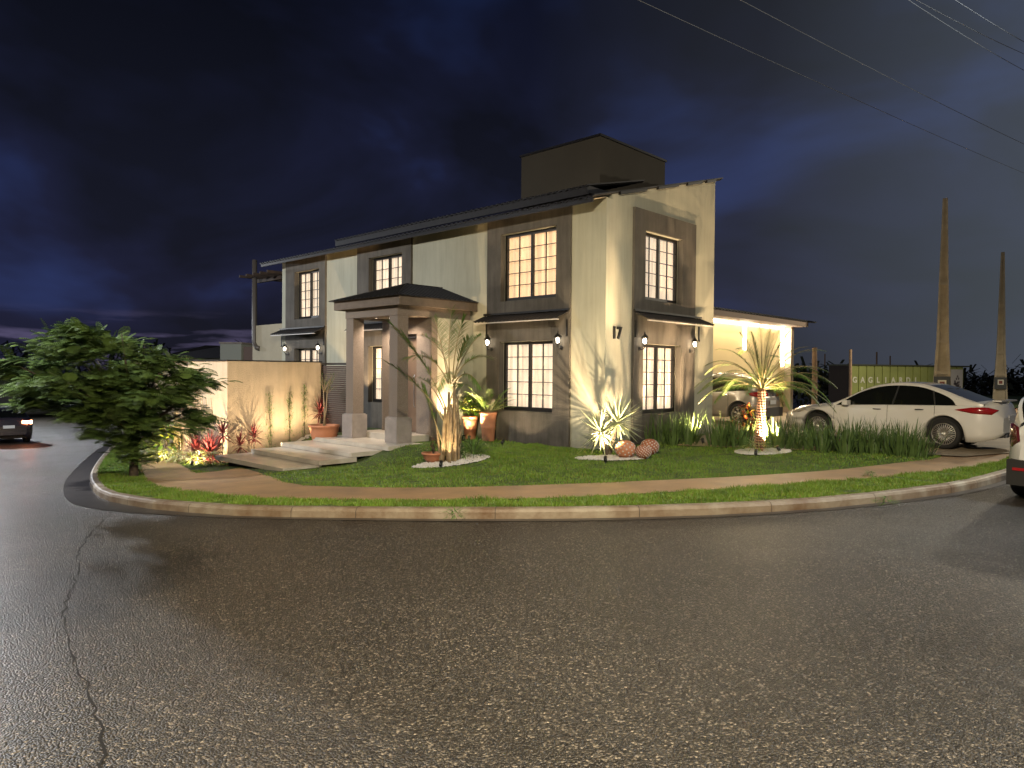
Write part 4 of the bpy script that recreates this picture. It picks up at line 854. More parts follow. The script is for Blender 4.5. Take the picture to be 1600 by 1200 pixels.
while ncl < 100:
    x = random.uniform(-1, 1); y = random.uniform(-1,1); z = random.uniform(-1,1); r2 = x*x+y*y+z*z
    if r2 > 1 or r2 < .15: continue
    px = 160+158*x; cz = 594+(14 if px > 200 else 0); hz = 74 if z > 0 else (50+66*sm(px,110,215)); py = cz-hz*z-7*math.sin(px*.055)
    if px > 262 and py < 548+(px-262)*.5: continue
    if px < 60 and py > 615: continue
    if 40 < px < 140 and 560 < py < 600 and random.random() < .4: continue
    ncl += 1; c = off(px, py); c.y = y*1.3; out = Vector((x, y*.8, .25)).normalized(); cr_ = random.uniform(.20,.36)
    for j in range(random.randint(46, 74)):
        q = c+Vector((random.gauss(0,cr_*.6), random.gauss(0,cr_*.6), random.gauss(0,cr_*.20)))
        compound(q, out+Vector((random.gauss(0,.55), random.gauss(0,.55), random.gauss(.1,.15))), random.uniform(.18,.34), 0 if random.random() < .5 else (1 if random.random() < .75 else 2))
lb.build('crown', [M_TREE, M_TREE2, M_TREE3], tr)
# --- small garden spotlights: black stake fixtures and their beams
def spot_fix(lab, p, tgt, power, ang=70, col=WARM, blend=.35):
    e_ = empty('garden_spotlight', lab, 'spotlight', p, 0, 'garden spotlights'); d = (Vector(tgt)-Vector(p)).normalized(); T = Matrix.Translation((0,0,.09)) @ d.to_track_quat('Z','Y').to_matrix().to_4x4()
    m_ = MB(); m_.lathe([(0,-.06),(.03,-.06),(.036,-.03),(.036,.05),(.033,.05),(.031,.03)], 14, T); m_.tube([(0,0,-.08),(0,0,.05)], .008, 6); m_.build('housing', M_BLACK, e_, smooth=True)
    m_ = MB(); m_.lathe([(0,.032),(.03,.032)], 14, T); m_.build('lens', M_SPOTGLOW, e_)
    q = Vector(p)+Vector((0,0,.09))+d*.06; sun_like_lamp('spot_light', q, q+d, power, col, .02, ang, blend)
M_SPOTGLOW = mat('spot_lens', (1,1,1), .3, emit=(1,.8,.55), es=30)
def gp(px, py): p = at(px, py); return Vector((p.x, p.y, lotz(p.x,p.y)))
spot_fix('black spotlight at the front of the clump palm pebbles', gp(689,731), gp(703,722)+Vector((.15,.9,1.9)), 55, 80)
W0 = wpos(0, 3.6, 3.5)
spot_fix('black spotlight on the lawn below the tall planters, leftmost of three', gp(715,690), wpos(.0,5.9,5.2), 600, 62, AMBER)
spot_fix('black spotlight on the lawn below the tall planters, middle of three', gp(724,689), wpos(.0,4.2,2.6), 110, 100)
spot_fix('black spotlight on the lawn below the tall planters, rightmost of three', gp(733,689), wpos(.0,3.3,3.9), 520, 75, AMBER)
spot_fix('black spotlight on pebbles in front of the spiky plant', gp(946,724), gp(954,700)+Vector((.05,.9,2.6)), 800, 66)
spot_fix('black spotlight in front of the lit palm trunk', gp(1181,713), gp(1187,705)+Vector((.0,0,1.1)), 90, 70, blend=.8)
spot_fix('bright spotlight right of the lit palm trunk, aimed at the house', gp(1216,707), wpos(2.6,0,4.9), 1900, 75, AMBER)
a, b = wal(452, 700)
spot_fix('spotlight at the garden wall foot between the vines', wpos(a, YW-.85, lz(a, YW-.85)), wpos(a, YW, 1.3), 90, 135, blend=.9)
a, b = wal(415, 705)
spot_fix('spotlight at the garden wall foot by the lit trio of plants', wpos(a-.2, YW-.9, lz(a-.2, YW-.9)), wpos(a-.2, YW, 1.2), 110, 135, blend=.9)
a, b = wal(490, 700)
spot_fix('spotlight at the garden wall foot beside the red cordyline', wpos(a, YW-.75, lz(a, YW-.75)), wpos(a, YW, 1.4), 60, 130, blend=.9)
spot_fix('spotlight in the flower bed before the red bromeliads', wpos(-5.95, 8.1, lz(-5.95,8.1)), wpos(-5.15, 9.4, .5), 380, 125, blend=.6)
spot_fix('spotlight further along the flower bed, by the yellow shrubs', wpos(-5.95, 10.3, lz(-5.95,10.3)), wpos(-5.2, 11.6, .5), 340, 125, blend=.6)
spot_fix('black spotlight between the spiky plant and the house corner', wpos(-.75, -.55, lz(-.75,-.55)), wpos(.0, .1, 3.4), 900, 90, AMBER)
q = gp(1098,694); spot_fix('small spotlight among the iris blades under the right front window', q, wpos(2.6, 0, 4.2), 1500, 105, AMBER)
spot_fix('spotlight in front of the lower corner window wall', wpos(-.9, 2.35, lz(-.9,2.35)), wpos(0, 2.3, 1.6), 45, 120)
a, b = -4.95, 7.62; spot_fix('added fill spotlight beside the lit trio of plants, brightening the steps', wpos(a, b, lz(a,b)+.12), wpos(-4.0, 5.4, -.3), 26, 140, blend=1)  # extra fixture added to spread the trio's glow over the steps
# upper facade wash from behind the palm
spot_fix('spotlight at the foot of the window wall, left of the number 17 corner', wpos(-1.0, 7.9, lz(-1.0,7.9)), wpos(0, 10.6, 4.4), 1300, 50, AMBER)
# ================================================================ CARS
def interp(P, x):
    if x <= P[0][0]: return P[0][1]
    for (a, b), (c, d) in zip(P[:-1], P[1:]):
        if x <= c: return b+(d-b)*(x-a)/(c-a) if c > a else d
    return P[-1][1]
def smooth(P, n=6):
    xs = [p[0] for p in P]; Q = catmull([(p[0], p[1], 0) for p in P], len(P)*n); return [(q.x, q.y) for q in Q]
M_TYRE = mat('tyre', (.012,.012,.012), .8); M_RIM = mat('rim_silver', (.62,.6,.56), .3, metal=.9); M_CGLASS = mat('car_glass', (.006,.007,.006), .06, spec=.45)
M_LAMPR = mat('tail_lamp_red', (.30,.012,.015), .15, coat=.6); M_LAMPC = mat('headlamp_clear', (.55,.5,.42), .12, coat=.6); M_GAP = mat('panel_gap', (.02,.02,.02), .7); M_PLAST = mat('black_plastic', (.02,.02,.02), .5); M_CHROME = mat('chrome', (.7,.7,.7), .12, metal=1)
M_PLATE = mat('plate', (.55,.57,.6), .5)
def car(name, lab, S, paint, pos, rz):
    L_, Wd = S['L'], S['W']/2; top = smooth(S['top']); belt = S['belt']; dlo = smooth(S['dlo']); cab = smooth(S['cab']); x1, x2 = S['axles']; R = S['R']; zb = S['zb']
    e_ = empty(name, lab, 'car', pos, rz)   # x runs from nose to tail, y to the car's left side when mirrored
    xs = sorted(set([round(x, 3) for x in list(np.arange(0.0, L_+.001, .035))+[.01,.02,L_-.02,L_-.01,L_]]))
    def hw(x):
        u = min(x, L_-x); f_ = 1-(1-min(1, (u+.02)/.62))**2.6*S.get('taper', .36); return Wd*f_
    AR = R+.065
    def zbot(x):
        z = zb+.10*(1-sm(x, 0, .5))*.6+.10*sm(x, L_-.5, L_)*.9
        for c in (x1, x2):
            if abs(x-c) < AR: z = max(z, R+math.sqrt(AR*AR-(x-c)**2))
        return z
    body = MB(); rows = []
    for x in xs:
        w_ = hw(x); zt = interp(top, x); zbl = min(interp(belt, x), zt-.01); u = min(x, L_-x); ef = min(1, (u+.012)/.16); 
        zl = zbot(x); zmid = .58
        k = .55+.45*ef**.5
        Z = lambda z: zmid+(z-zmid)*(k if u < .16 else 1)
        zt_, zbl_ = Z(zt), Z(zbl)
        prof = [(w_*.93, Z(zl)), (w_*.985, max(Z(zl)+.015, Z(.36))), (w_, max(Z(zl)+.03, Z(.52))), (w_*.992, max(Z(zl)+.045, Z(.66))), (w_*.975, max(Z(zl)+.06, min(zbl_-.05, Z(.80)))), (w_*.955, zbl_-.02), (w_*.925, zbl_)]
        if interp(cab, x) > zbl+.02 and S['cab'][0][0] < x < S['cab'][-1][0]: prof += [(w_*.6, zbl_+.003), (0, zbl_+.004)]
        else: prof += [(w_*.62, zbl_+(zt_-zbl_)*.85), (0, zt_)]
        prof = [(0, Z(zb)+.02) if False else (w_*.80, Z(zl)+.0)]+prof
        rows.append([(x, y, z) for y, z in prof])
    n = len(rows[0])
    for sgn in (-1, 1):
        V = [(x, y*sgn, z) for r_ in rows for x, y, z in r_]; Fq = []
        for i in range(len(rows)-1):
            for j in range(n-1):
                a = i*n+j; q = (a, a+1, a+n+1, a+n); Fq.append(q if sgn > 0 else q[::-1])
        body.add(V, Fq)
    for i in (0, len(rows)-1):
        r_ = rows[i]; body.add([(x,y,z) for x,y,z in r_]+[(x,-y,z) for x,y,z in r_[::-1]], [tuple(range(2*n))])
    bo = body.build('body', paint, e_, smooth=True); bo.data.polygons.foreach_set('use_smooth', [True]*len(bo.data.polygons))
    # cabin
    cx0, cx1 = S['cab'][0][0], S['cab'][-1][0]; cxs = [x for x in xs if cx0 <= x <= cx1]
    dx0, dx1 = S['dlo'][0][0], S['dlo'][-1][0]; gl = MB(); pn = MB()
    inset = S.get('inset', .24)
    def sec(x):
        w_ = hw(x)*.925; zbl = interp(belt, x); zr_ = max(zbl+.002, interp(cab, x)); hd = (zr_-zbl)
        zd = max(zbl+.001, min(interp(dlo, x), zr_-.03)) if dx0 <= x <= dx1 else zbl+.001
        zd = min(zd, zr_-.0015)
        def y_at(z): return w_-inset*(z-zbl)*(1.0)
        edge = zr_-min(.05, hd*.25); 
        return [(y_at(zbl), zbl-.01), (y_at(zbl)-.004, zbl+.0005), (y_at(zd)-.004, zd), (y_at(zd), zd+.0005), (y_at(edge), max(edge, zd+.0007)), (y_at(edge)*.93, zr_-.012*min(1,hd*5)), (y_at(edge)*.55, zr_), (0, zr_+.006)]
    ss = [sec(x) for x in cxs]
    for i in range(len(cxs)-1):
        a, b = ss[i], ss[i+1]; xa, xb = cxs[i], cxs[i+1]; xm = (xa+xb)/2
        for j in range(7):
            ws = xm < S['ws'] and j >= 5; rw = xm > S['rw'] and xm < S['rwend'] and j >= 5
            tgt = gl if (j == 1 or ws or rw) else pn
            for sgn in (-1, 1):
                q = [(xa, a[j][0]*sgn, a[j][1]), (xa, a[j+1][0]*sgn, a[j+1][1]), (xb, b[j+1][0]*sgn, b[j+1][1]), (xb, b[j][0]*sgn, b[j][1])]
                tgt.quad(*(q if sgn > 0 else q[::-1]))
    gl.build('windows', M_CGLASS, e_, smooth=True); pn.build('roof', paint, e_, smooth=True)
    pi = MB()
    for px_, lean in S['pillars']:
        for sgn in (-1,1):
            z0_, z1_ = interp(belt, px_), interp(dlo, px_+lean); w_ = hw(px_)*.925
            pi.tube([(px_, sgn*(w_+.001), z0_), (px_+lean, sgn*(w_-inset*(z1_-z0_)+.001), z1_)], .018, 6)
    pi.build('pillars', M_PLAST, e_)
    # wheel wells
    wl = MB()
    for c in (x1, x2):
        for sgn in (-1,1):
            T = Matrix.Translation((c, sgn*(Wd-.17), R)) @ Matrix.Rotation(math.radians(90), 4, 'X'); wl.lathe([(0,-.16*1),(AR+.01,-.16),(AR+.01,.16),(0,.16)], 28, T)
    # dark underbody
    wl = MB(); wl.box(.35, L_-.35, -Wd+.22, Wd-.22, zb+.03, .5)
    for c in (x1, x2):
        wl.box(c-AR-.02, c+AR+.02, -Wd+.14, Wd-.14, R+.12, R+AR+.02)
    wl.build('underbody', M_GAP, e_)
    for c in (x1, x2):
        for sgn in (-1,1):
            w_ = empty('wheel'); w_.parent = e_; w_.location = (c, sgn*(hw(c)-.115), R)
            T = Matrix.Rotation(math.radians(-90*sgn), 4, 'X')   # local z -> outward
            m_ = MB(); rr = R*.735; m_.lathe([(rr,-.10),(R*.93,-.105),(R,-.08),(R,.08),(R*.94,.105),(R*.80,.11),(rr,.10)], 36, T); m_.build('tyre', M_TYRE, w_, smooth=True)
            m_ = MB(); m_.lathe([(rr,.09),(rr*.97,.098),(rr*.93,.085),(rr*.92,.02)], 36, T); ns = S.get('spokes', 10)
            for k in range(ns):
                for dd in (-.10,.10):
                    a = 2*math.pi*k/ns; 
                    P_ = [Vector((.045*math.cos(a+dd*2),.045*math.sin(a+dd*2),.075)), Vector((rr*.94*math.cos(a+dd),rr*.94*math.sin(a+dd),.088))]
                    m_.tube([T @ p for p in P_], [.012,.009], 5)
            m_.lathe([(0,.10),(.035,.098),(.05,.08),(.055,.05)], 16, T); m_.build('rim', M_RIM, w_, smooth=True)
            m_ = MB(); m_.lathe([(0,.0),(rr*.9,.0)], 24, T); m_.build('brake_disc', M_GAP, w_)
    # details
    sd = S.get('details', True)
    for sgn in (-1,1):
        for x in S['handles']:
            z = interp(belt, x)-.10; y = sgn*(hw(x)*.968); m_ = MB(); m_.tube([(x-.09,y,z),(x-.07,y+sgn*.028,z),(x+.07,y+sgn*.028,z),(x+.09,y,z)], .012, 6); m_.build('door_handle', M_CHROME, e_)
        m_ = MB(); xm = S['mirror']; z = interp(belt, xm)+.06; y = sgn*(hw(xm)+.06)
        m_.add([(xm-.05,y-sgn*.10,z-.05),(xm-.09,y+sgn*.07,z-.06),(xm-.09,y+sgn*.08,z+.06),(xm-.05,y-sgn*.10,z+.06),(xm+.05,y-sgn*.09,z-.05),(xm+.04,y+sgn*.07,z-.055),(xm+.04,y+sgn*.07,z+.055),(xm+.05,y-sgn*.09,z+.06)],[(0,1,2,3),(7,6,5,4),(0,4,5,1),(1,5,6,2),(2,6,7,3),(3,7,4,0)]); m_.build('mirror', paint, e_, smooth=False)
    # panel gaps follow the flank
    gp_ = MB()
    for x, ztop in S['gaps']:
        for sgn in (-1,1):
            pts = []
            for z in np.linspace(max(.30, zbot(x)+.02), interp(belt, x)-.01, 8):
                w_ = hw(x); y = w_*(.955+.045*math.sin(math.pi*min(1,max(0,(z-.1)/.95)))); pts.append((x, sgn*(y-.004), z))
            gp_.tube(pts, .005, 4)
    gp_.build('door_gaps', M_GAP, e_)
    def lamp(nm, pts_side, m__):
        """lamp cluster hugging the flank, given as a closed side outline (x,z): upper run then lower run back"""
        h_ = len(pts_side)//2+1; up_ = sorted(pts_side[:h_]); lo_ = sorted([pts_side[0]]+pts_side[h_-1:])
        xs_ = np.linspace(up_[0][0], up_[-1][0], 16)
        for sgn in (-1,1):
            m_ = MB(); V = []
            for x in xs_:
                a_, b_ = interp(up_, x), interp(lo_, x); y = hw(x)*.968+.014
                V += [(x, sgn*(y-.03), a_+.004), (x, sgn*y, a_), (x, sgn*(y+.006), (a_+b_)/2), (x, sgn*(y+.004), b_), (x, sgn*(y-.03), b_-.004)]
            m_.add(V, [(i*5+k, i*5+k+1, i*5+k+6, i*5+k+5) for i in range(15) for k in range(4)]); m_.build(nm, m__, e_, smooth=True)
    if 'head' in S: lamp('headlight', S['head'], M_LAMPC)
    if 'tail' in S: lamp('tail_light', S['tail'], S.get('tailmat', M_LAMPR))
    # rear face items
    for q in S.get('rear', []):
        m_ = MB(); m_.box(*q[1]); m_.build(q[0], q[2], e_)
    return e_
def paint(name, c, rough=.28, metal=0): return mat(name, c, rough, metal=metal, coat=.7, spec=.5)
SED = dict(L=4.87, W=1.85, R=.335, zb=.19, axles=(.96,3.81),
    top=[(0,.60),(.06,.68),(.25,.78),(.6,.865),(1.1,.93),(1.45,.965),(2.4,1.02),(4.0,1.03),(4.45,1.075),(4.72,1.10),(4.80,1.09),(4.84,.98),(4.87,.82)],
    belt=[(0,.56),(.3,.70),(.8,.80),(1.35,.885),(2.5,.935),(3.6,.965),(4.2,.98),(4.6,.97),(4.87,.80)],
    cab=[(1.30,.93),(1.55,1.05),(1.9,1.235),(2.25,1.38),(2.6,1.455),(2.95,1.475),(3.3,1.45),(3.7,1.345),(4.05,1.205),(4.35,1.09),(4.55,1.03)],
    dlo=[(1.42,.90),(1.75,1.10),(2.1,1.27),(2.5,1.375),(2.9,1.395),(3.3,1.365),(3.7,1.235),(3.95,1.10),(4.03,.98)],
    ws=2.15, rw=3.45, rwend=4.40, pillars=[(2.72,.10),(3.62,-.06)], handles=(2.38,3.30), mirror=1.72, gaps=[(1.38,1),(2.62,1),(3.62,1)],
    head=[(.10,.665),(.30,.72),(.62,.775),(.66,.74),(.50,.67),(.20,.60)], tail=[(4.02,.885),(4.35,.945),(4.62,.955),(4.80,.90),(4.83,.84),(4.70,.80),(4.35,.82)],
    rear=[('licence_plate',(4.866,4.876,-.2,.2,.66,.78),M_PLATE),('spoiler',(4.66,4.83,-.60,.60,1.075,1.108),None),('bumper_insert',(4.80,4.88,-.50,.50,.30,.40),M_PLAST),('exhaust',(4.80,4.885,.36,.48,.31,.37),M_CHROME),('exhaust',(4.80,4.885,-.48,-.36,.31,.37),M_CHROME)], spokes=15)
PW = paint('pearl_white_paint', (.72,.71,.67), .25)
SED['rear'][1] = ('spoiler', SED['rear'][1][1], PW)
# the car's nose points along +y of the house frame (away, to the left)
def car_at(name, lab, S, pnt, a, b, heading, side_z=0):
    """(a,b): house-frame point under the rear axle centre; heading: world angle of nose->tail axis"""
    d = Vector((math.cos(heading), math.sin(heading))); p = wpos(a, b); x2 = S['axles'][1]
    return car(name, lab, S, pnt, (p.x-d.x*x2, p.y-d.y*x2, side_z), heading)
rear_w = hit(1476, 702, lambda x,y: 0.0); front_w = hit(1268, 686, lambda x,y: 0.0)
hd = math.atan2(rear_w.y-front_w.y, rear_w.x-front_w.x)
# near-side wheel contact -> axle centre
nrm = Vector((-math.sin(hd), math.cos(hd))); c_ = Vector((rear_w.x, rear_w.y))+nrm*.80
a, b = loc(c_.x, c_.y)
car_at('parked_sedan', 'white four door sedan parked on the driveway behind the iris row', SED, PW, a, b, hd, .012)
SUV = dict(L=4.15, W=1.78, R=.34, zb=.22, axles=(.85,3.42), inset=.20,
    top=[(0,.72),(.08,.82),(.3,.92),(.8,1.0),(1.1,1.04),(2,1.1),(3.9,1.13),(4.08,1.10),(4.15,.9)],
    belt=[(0,.66),(.3,.82),(.9,.93),(1.5,.98),(2.6,1.03),(3.4,1.09),(3.9,1.10),(4.15,.88)],
    cab=[(1.0,1.0),(1.3,1.18),(1.65,1.44),(2.0,1.575),(2.5,1.62),(3.1,1.60),(3.55,1.54),(3.75,1.48),(3.92,1.34),(4.08,1.12)],
    dlo=[(1.25,.96),(1.55,1.22),(1.85,1.40),(2.3,1.50),(2.9,1.49),(3.3,1.42),(3.62,1.28),(3.72,1.10)],
    ws=1.75, rw=3.72, rwend=4.05, pillars=[(2.25,.06),(3.12,.02)], handles=(1.98,2.95), mirror=1.45, gaps=[(1.15,1),(2.2,1),(3.05,1)],
    head=[(.10,.78),(.3,.84),(.6,.88),(.5,.78),(.2,.72)], tail=[(3.72,1.02),(3.95,1.06),(4.10,1.04),(4.13,.94),(3.98,.90),(3.78,.95)],
    rear=[('licence_plate',(4.165,4.18,-.2,.2,.66,.79),M_PLATE),('tail_light',(4.12,4.17,.36,.80,.93,1.04),M_LAMPR),('tail_light',(4.12,4.17,-.80,-.36,.93,1.04),M_LAMPR),('bumper',(4.02,4.19,-.72,.72,.26,.56),M_PLAST),('emblem',(4.15,4.17,-.05,.05,.92,1.0),M_CHROME)], spokes=7)
PG = paint('grey_beige_paint', (.28,.26,.23), .3, .3)
rc = hit(1204, 664, lambda x,y: 0.0); h2 = math.atan2(-EY.y, -EY.x)
s_ = car('parked_suv', 'grey compact suv parked on the driveway beside the yellow garage wall', SUV, PG, (rc.x-math.cos(h2)*4.1, rc.y-math.sin(h2)*4.1, .012), h2)
rr = MB()
for sgn in (-1,1): rr.tube([(1.75,sgn*.60,1.56),(1.9,sgn*.60,1.645),(3.2,sgn*.60,1.635),(3.4,sgn*.60,1.56)], .015, 6)
rr.build('roof_rail', M_CHROME, s_)
# white car on the right edge of the picture, standing on the street
S3 = dict(SUV); S3['tailmat'] = mat('tail_lamp_dark', (.09,.012,.014), .12, coat=.7); S3['tail'] = [(3.70,1.06),(3.95,1.10),(4.10,1.05),(4.12,.86),(4.0,.76),(3.85,.82)]
S3['rear'] = [('licence_plate',(4.165,4.18,-.2,.2,.78,.9),M_PLATE),('bumper',(3.95,4.18,-.74,.74,.24,.60),M_PLAST),('reflector',(4.182,4.195,.50,.68,.45,.49),M_LAMPR),('reflector',(4.182,4.195,-.66,-.50,.45,.49),M_LAMPR)]
PW2 = paint('cool_white_paint', (.62,.64,.64), .3)
h3 = math.radians(214)   # tail points back to the camera's left
cz = gz(7.6, 10.8); tail = Vector((7.72, 10.62)); d3 = Vector((math.cos(h3), math.sin(h3)))
n3 = Vector((-math.sin(h3), math.cos(h3)))
org = Vector((7.08, 10.28)) + n3*.80 - d3*4.1
car('white_hatchback', 'white car cut by the right edge, parked on the street beyond the kerb', S3, PW2, (org.x, org.y, cz), h3)
# dark car on the far left with its brake lamps lit
S4 = dict(SED); S4['tailmat'] = mat('brake_lamp_lit', (.5,.05,.02), .3, emit=(1,.30,.13), es=26); S4['rear'] = [('licence_plate',(4.866,4.876,-.2,.2,.66,.78),M_PLATE),('tail_light',(4.82,4.88,.46,.80,.84,.95),S4['tailmat']),('tail_light',(4.82,4.88,-.80,-.46,.84,.95),S4['tailmat'])]
pc = hit(12, 694, gz); h4 = math.atan2(pc.y, pc.x)+math.pi+.18
zc = gz(pc.x, pc.y)
slope = math.atan((gz(pc.x,pc.y)-gz(pc.x-math.cos(h4)*3, pc.y-math.sin(h4)*3))/3)
cd = car('dark_sedan', 'dark sedan with glowing brake lamp driving away at the left edge', S4, paint('dark_purple_grey_paint', (.022,.018,.026), .25), (pc.x-math.cos(h4)*4.6, pc.y-math.sin(h4)*4.6, zc-math.tan(slope)*4.6), h4)
cd.rotation_euler = (0, -slope, h4)
# ================================================================ BEYOND THE PLOT
def zat(px, py, Z): # height and x at depth Z
    d = ray(px, py); p = Vector((0,0,CH))+d*(Z/d.y); return p
def concrete_pole(lab, px, pytop, h=9.0):
    d = ray(px, pytop); Z = (h+0-CH)/d.z; p = Vector((0,0,CH))+d*Z; g0 = gz(p.x,p.y)+.1; h = p.z-g0
    e_ = empty('utility_pole', lab, 'utility pole', (p.x,p.y,g0), -.5, 'concrete utility poles'); m_ = MB()
    def w_(z): return .80-.11*z if z < 3.2 else .45-.27*(z-3.2)/(h-3.2)
    zs = [0,.6,1.9,3.2,4.5,6,7.5,h]
    for sgn in (-1,1):
        V = []; Fq = []
        for z in zs:
            w = w_(z)/2; t = .07 if z > 3.2 else .10
            for dx, dy in ((0,-.13),(t,-.13),(t,.13),(0,.13)): V.append((sgn*(w-dx), dy*(1-.5*z/h), z))
        k = 4
        for i in range(len(zs)-1):
            for j in range(4): q = (i*4+j, i*4+(j+1)%4, i*4+4+(j+1)%4, i*4+4+j); Fq.append(q)
        Fq += [(0,1,2,3), tuple((len(zs)-1)*4+j for j in range(4))]; m_.add(V, Fq)
    V = []; 
    for z in zs: w = w_(z)/2-.04; V += [(-w,-.03,z),(w,-.03,z),(w,.03,z),(-w,.03,z)]
    m_.add(V, [(i*4+j, i*4+(j+1)%4, i*4+4+(j+1)%4, i*4+4+j) for i in range(len(zs)-1) for j in range(4)])
    for z in (1.9,3.2,5.6): w = w_(z)/2; m_.box(-w+.02, w-.02, -.11, -.031, z-.07, z+.07)
    m_.build('shaft', mat('pole_concrete', (.42,.36,.26), .85, noise=(3,.3)), e_)
    b_ = MB(); b_.box(-.30,.30,-.19,-.135,1.05,1.75); bx_ = b_.build('notice_board', mat('notice_black', (.02,.025,.03), .5), e_)
    b_ = MB(); b_.box(-.15,.15,-.197,-.192,1.30,1.60); b_.build('white_frame', mat('notice_white', (.6,.58,.5), .5), bx_)
    b_ = MB(); b_.box(-.09,.09,-.203,-.199,1.36,1.54); b_.build('red_square', mat('notice_red', (.16,.03,.02), .5), bx_)
    return e_
concrete_pole('tall concrete utility pole directly behind the white sedan', 1477, 310)
concrete_pole('shorter looking concrete utility pole further right, by the picture edge', 1567, 394)
# green container shop with white lettering
Zc = 44.0; pL = zat(1329, 569, Zc); pR = zat(1506, 574, Zc+3.0)
ang = math.atan2(pR.y-pL.y, pR.x-pL.x); Lc = math.hypot(pR.x-pL.x, pR.y-pL.y); topz = pL.z; g0 = gz(pL.x,pL.y)+.0
ct = empty('container', 'green corrugated shipping container with white lettering behind the sedan', 'shipping container', (pL.x,pL.y,g0), ang); Hc = topz-g0
m_ = MB(); npn = 15; pw = Lc/npn; V = []
for i in range(npn):
    x0 = i*pw; m_.box(x0+.05, x0+pw-.05, 0, .06, .15, Hc-.1)
m_.box(.02, Lc, .06, 1.8, .0, Hc-.05); m_.build('corrugated_side', mat('container_green', (.30,.34,.11), .6, noise=(.8,.3)), ct)
m_ = MB(); m_.box(0, .017, .06, 1.8, .0, Hc-.05); m_.build('shaded_end_face', mat('container_end_shade', (.03,.022,.018), .8), ct)  # unlit end face of the container: its shade is put into the dark colour
m_ = MB(); m_.box(-.03, Lc+.5, -.06, 1.85, Hc-.09, Hc); m_.box(-.03, Lc, -.04, .0, 0, .14); m_.build('rails', mat('container_rail', (.05,.055,.03), .6), ct)
M_WLET = mat('white_lettering', (.62,.62,.52), .6)
let = empty('lettering'); let.parent = ct; lm = MB()
for i, chh in enumerate('GAGLIARDI'):
    T = Matrix.Translation(((i+.5)*pw*.98+.02, -.022, Hc-.98+.0)) @ Matrix.Rotation(math.radians(90), 4, 'X')
    text_obj(chh, .48, .01, M_WLET, 'letter', let, T)
T = Matrix.Translation(((1.5)*pw*.98, -.022, Hc-1.55)) @ Matrix.Rotation(math.radians(90), 4, 'X'); text_obj('R', .36, .01, M_WLET, 'letter', let, T)
m_ = MB(); m_.box(Lc-1.15, Lc-.12, -.03, -.002, Hc-1.75, Hc-.25); po = m_.build('poster', mat('poster_white', (.55,.53,.52), .6), ct)
pm_ = MB()
for k in range(26): 
    x = Lc-.62+random.gauss(0,.13); z = Hc-1.25+random.gauss(0,.2); pm_.add([(x+.07*math.cos(t), -.034, z+.09*math.sin(t)) for t in np.linspace(0,5.2,6)], [tuple(range(6))])
pm_.build('poster_picture', mat('poster_grey', (.14,.12,.13), .7), po)
# wooden posts on the empty plots
for px, py, Z, r_, lab in ((1273,543,24,.085,'thick round wooden post in front of the sedan bonnet line, behind the driveway'),(1329,546,36,.075,'round wooden post at the left end of the container'),(1370,550,60,.07,'faint thin post behind the container, left one'),(1391,556,62,.06,'faint thin post behind the container, right one'),(1289,553,66,.06,'faint thin post between garage and container')):
    p = zat(px, py, Z); g0 = gz(p.x,p.y); m_ = MB(); m_.tube([(0,0,0),(.02,0,(p.z-g0)*.5),(0,.01,p.z-g0)], [r_*1.1,r_,r_*.9], 10)
    o = m_.build('wooden_post', M_POST if 'M_POST' in globals() else mat('post_wood', (.30,.20,.13), .85, noise=(6,.4)), None, smooth=False); M_POST = o.data.materials[0]; o.location = (p.x,p.y,g0); tag(o, lab, 'post', 'wooden posts')
# dark far-off vegetation masses
M_FAR = mat('far_foliage', (.035,.045,.025), .9, noise=(.5,.4))
def far_trees(name, lab, pts, n, spread):
    lb = LB()
    for k in range(n):
        i = random.randrange(len(pts)-1); t = random.random(); A = Vector(pts[i]); B = Vector(pts[i+1]); q = A.lerp(B, t); H_ = q.z*(.75+.25*math.sin(q.x*.9)*math.sin(q.x*.37+1)); g0 = gz(q.x,q.y)
        z = g0+H_*random.random()**.8; y = q.y+random.gauss(0, spread); lb.ribbon((q.x+random.gauss(0,.6), y, z), (random.gauss(0,1),random.gauss(0,1),random.gauss(0,.6)), random.uniform(.5,1.1), random.uniform(.3,.6), n=1, tip=.5)
    o = lb.build(name, M_FAR); return tag(o, lab, 'trees', kind='stuff')
far_trees('far_trees', 'dark line of distant trees behind the container and poles', [(24,62,4.0),(40,64,3.2),(58,60,5.5),(75,62,6),(100,60,6)], 9000, 2)
far_trees('far_hedge', 'dark trees across the street on the far left', [(-92,84,6),(-66,82,7.5),(-46,86,8.5),(-26,92,7.5),(-10,96,6)], 11000, 1.5)
# far left: neighbouring wall, gate piers, low wall
def block(name, lab, cat, px0, px1, pyt, Z, depth, m__, rot=0, extra=None):
    A = zat(px0, pyt, Z); B = zat(px1, pyt, Z); g0 = gz(A.x, A.y)-.3; e_ = empty(name, lab, cat, ((A.x+B.x)/2, A.y, g0), rot); w = (B.x-A.x)/2; m_ = MB(); m_.box(-w, w, 0, depth, 0, A.z-g0); m_.build('wall', m__, e_)
    m_ = MB(); m_.box(-w-.05, w+.05, -.05, depth+.05, A.z-g0+.003, A.z-g0+.09); m_.build('coping', M_PLINTH, e_); return e_
far_l = block('neighbour_house', 'pale grey house wall at the left edge behind the dark car', 'house', -90, 18, 598, 62, 6, M_PLAIN)
m_ = MB(); m_.box(-1.5,-.6,-.03,-.004,1.2,2.6); m_.build('window', M_FRAME, far_l)
block('gate_pier', 'grey gate pier beyond the dark car', 'pier', 57, 64, 640, 66, .4, M_PLAIN)
block('low_wall', 'low white wall beside the gate pier', 'wall', 40, 57, 655, 66, .3, mat('low_white', (.55,.55,.5), .8))
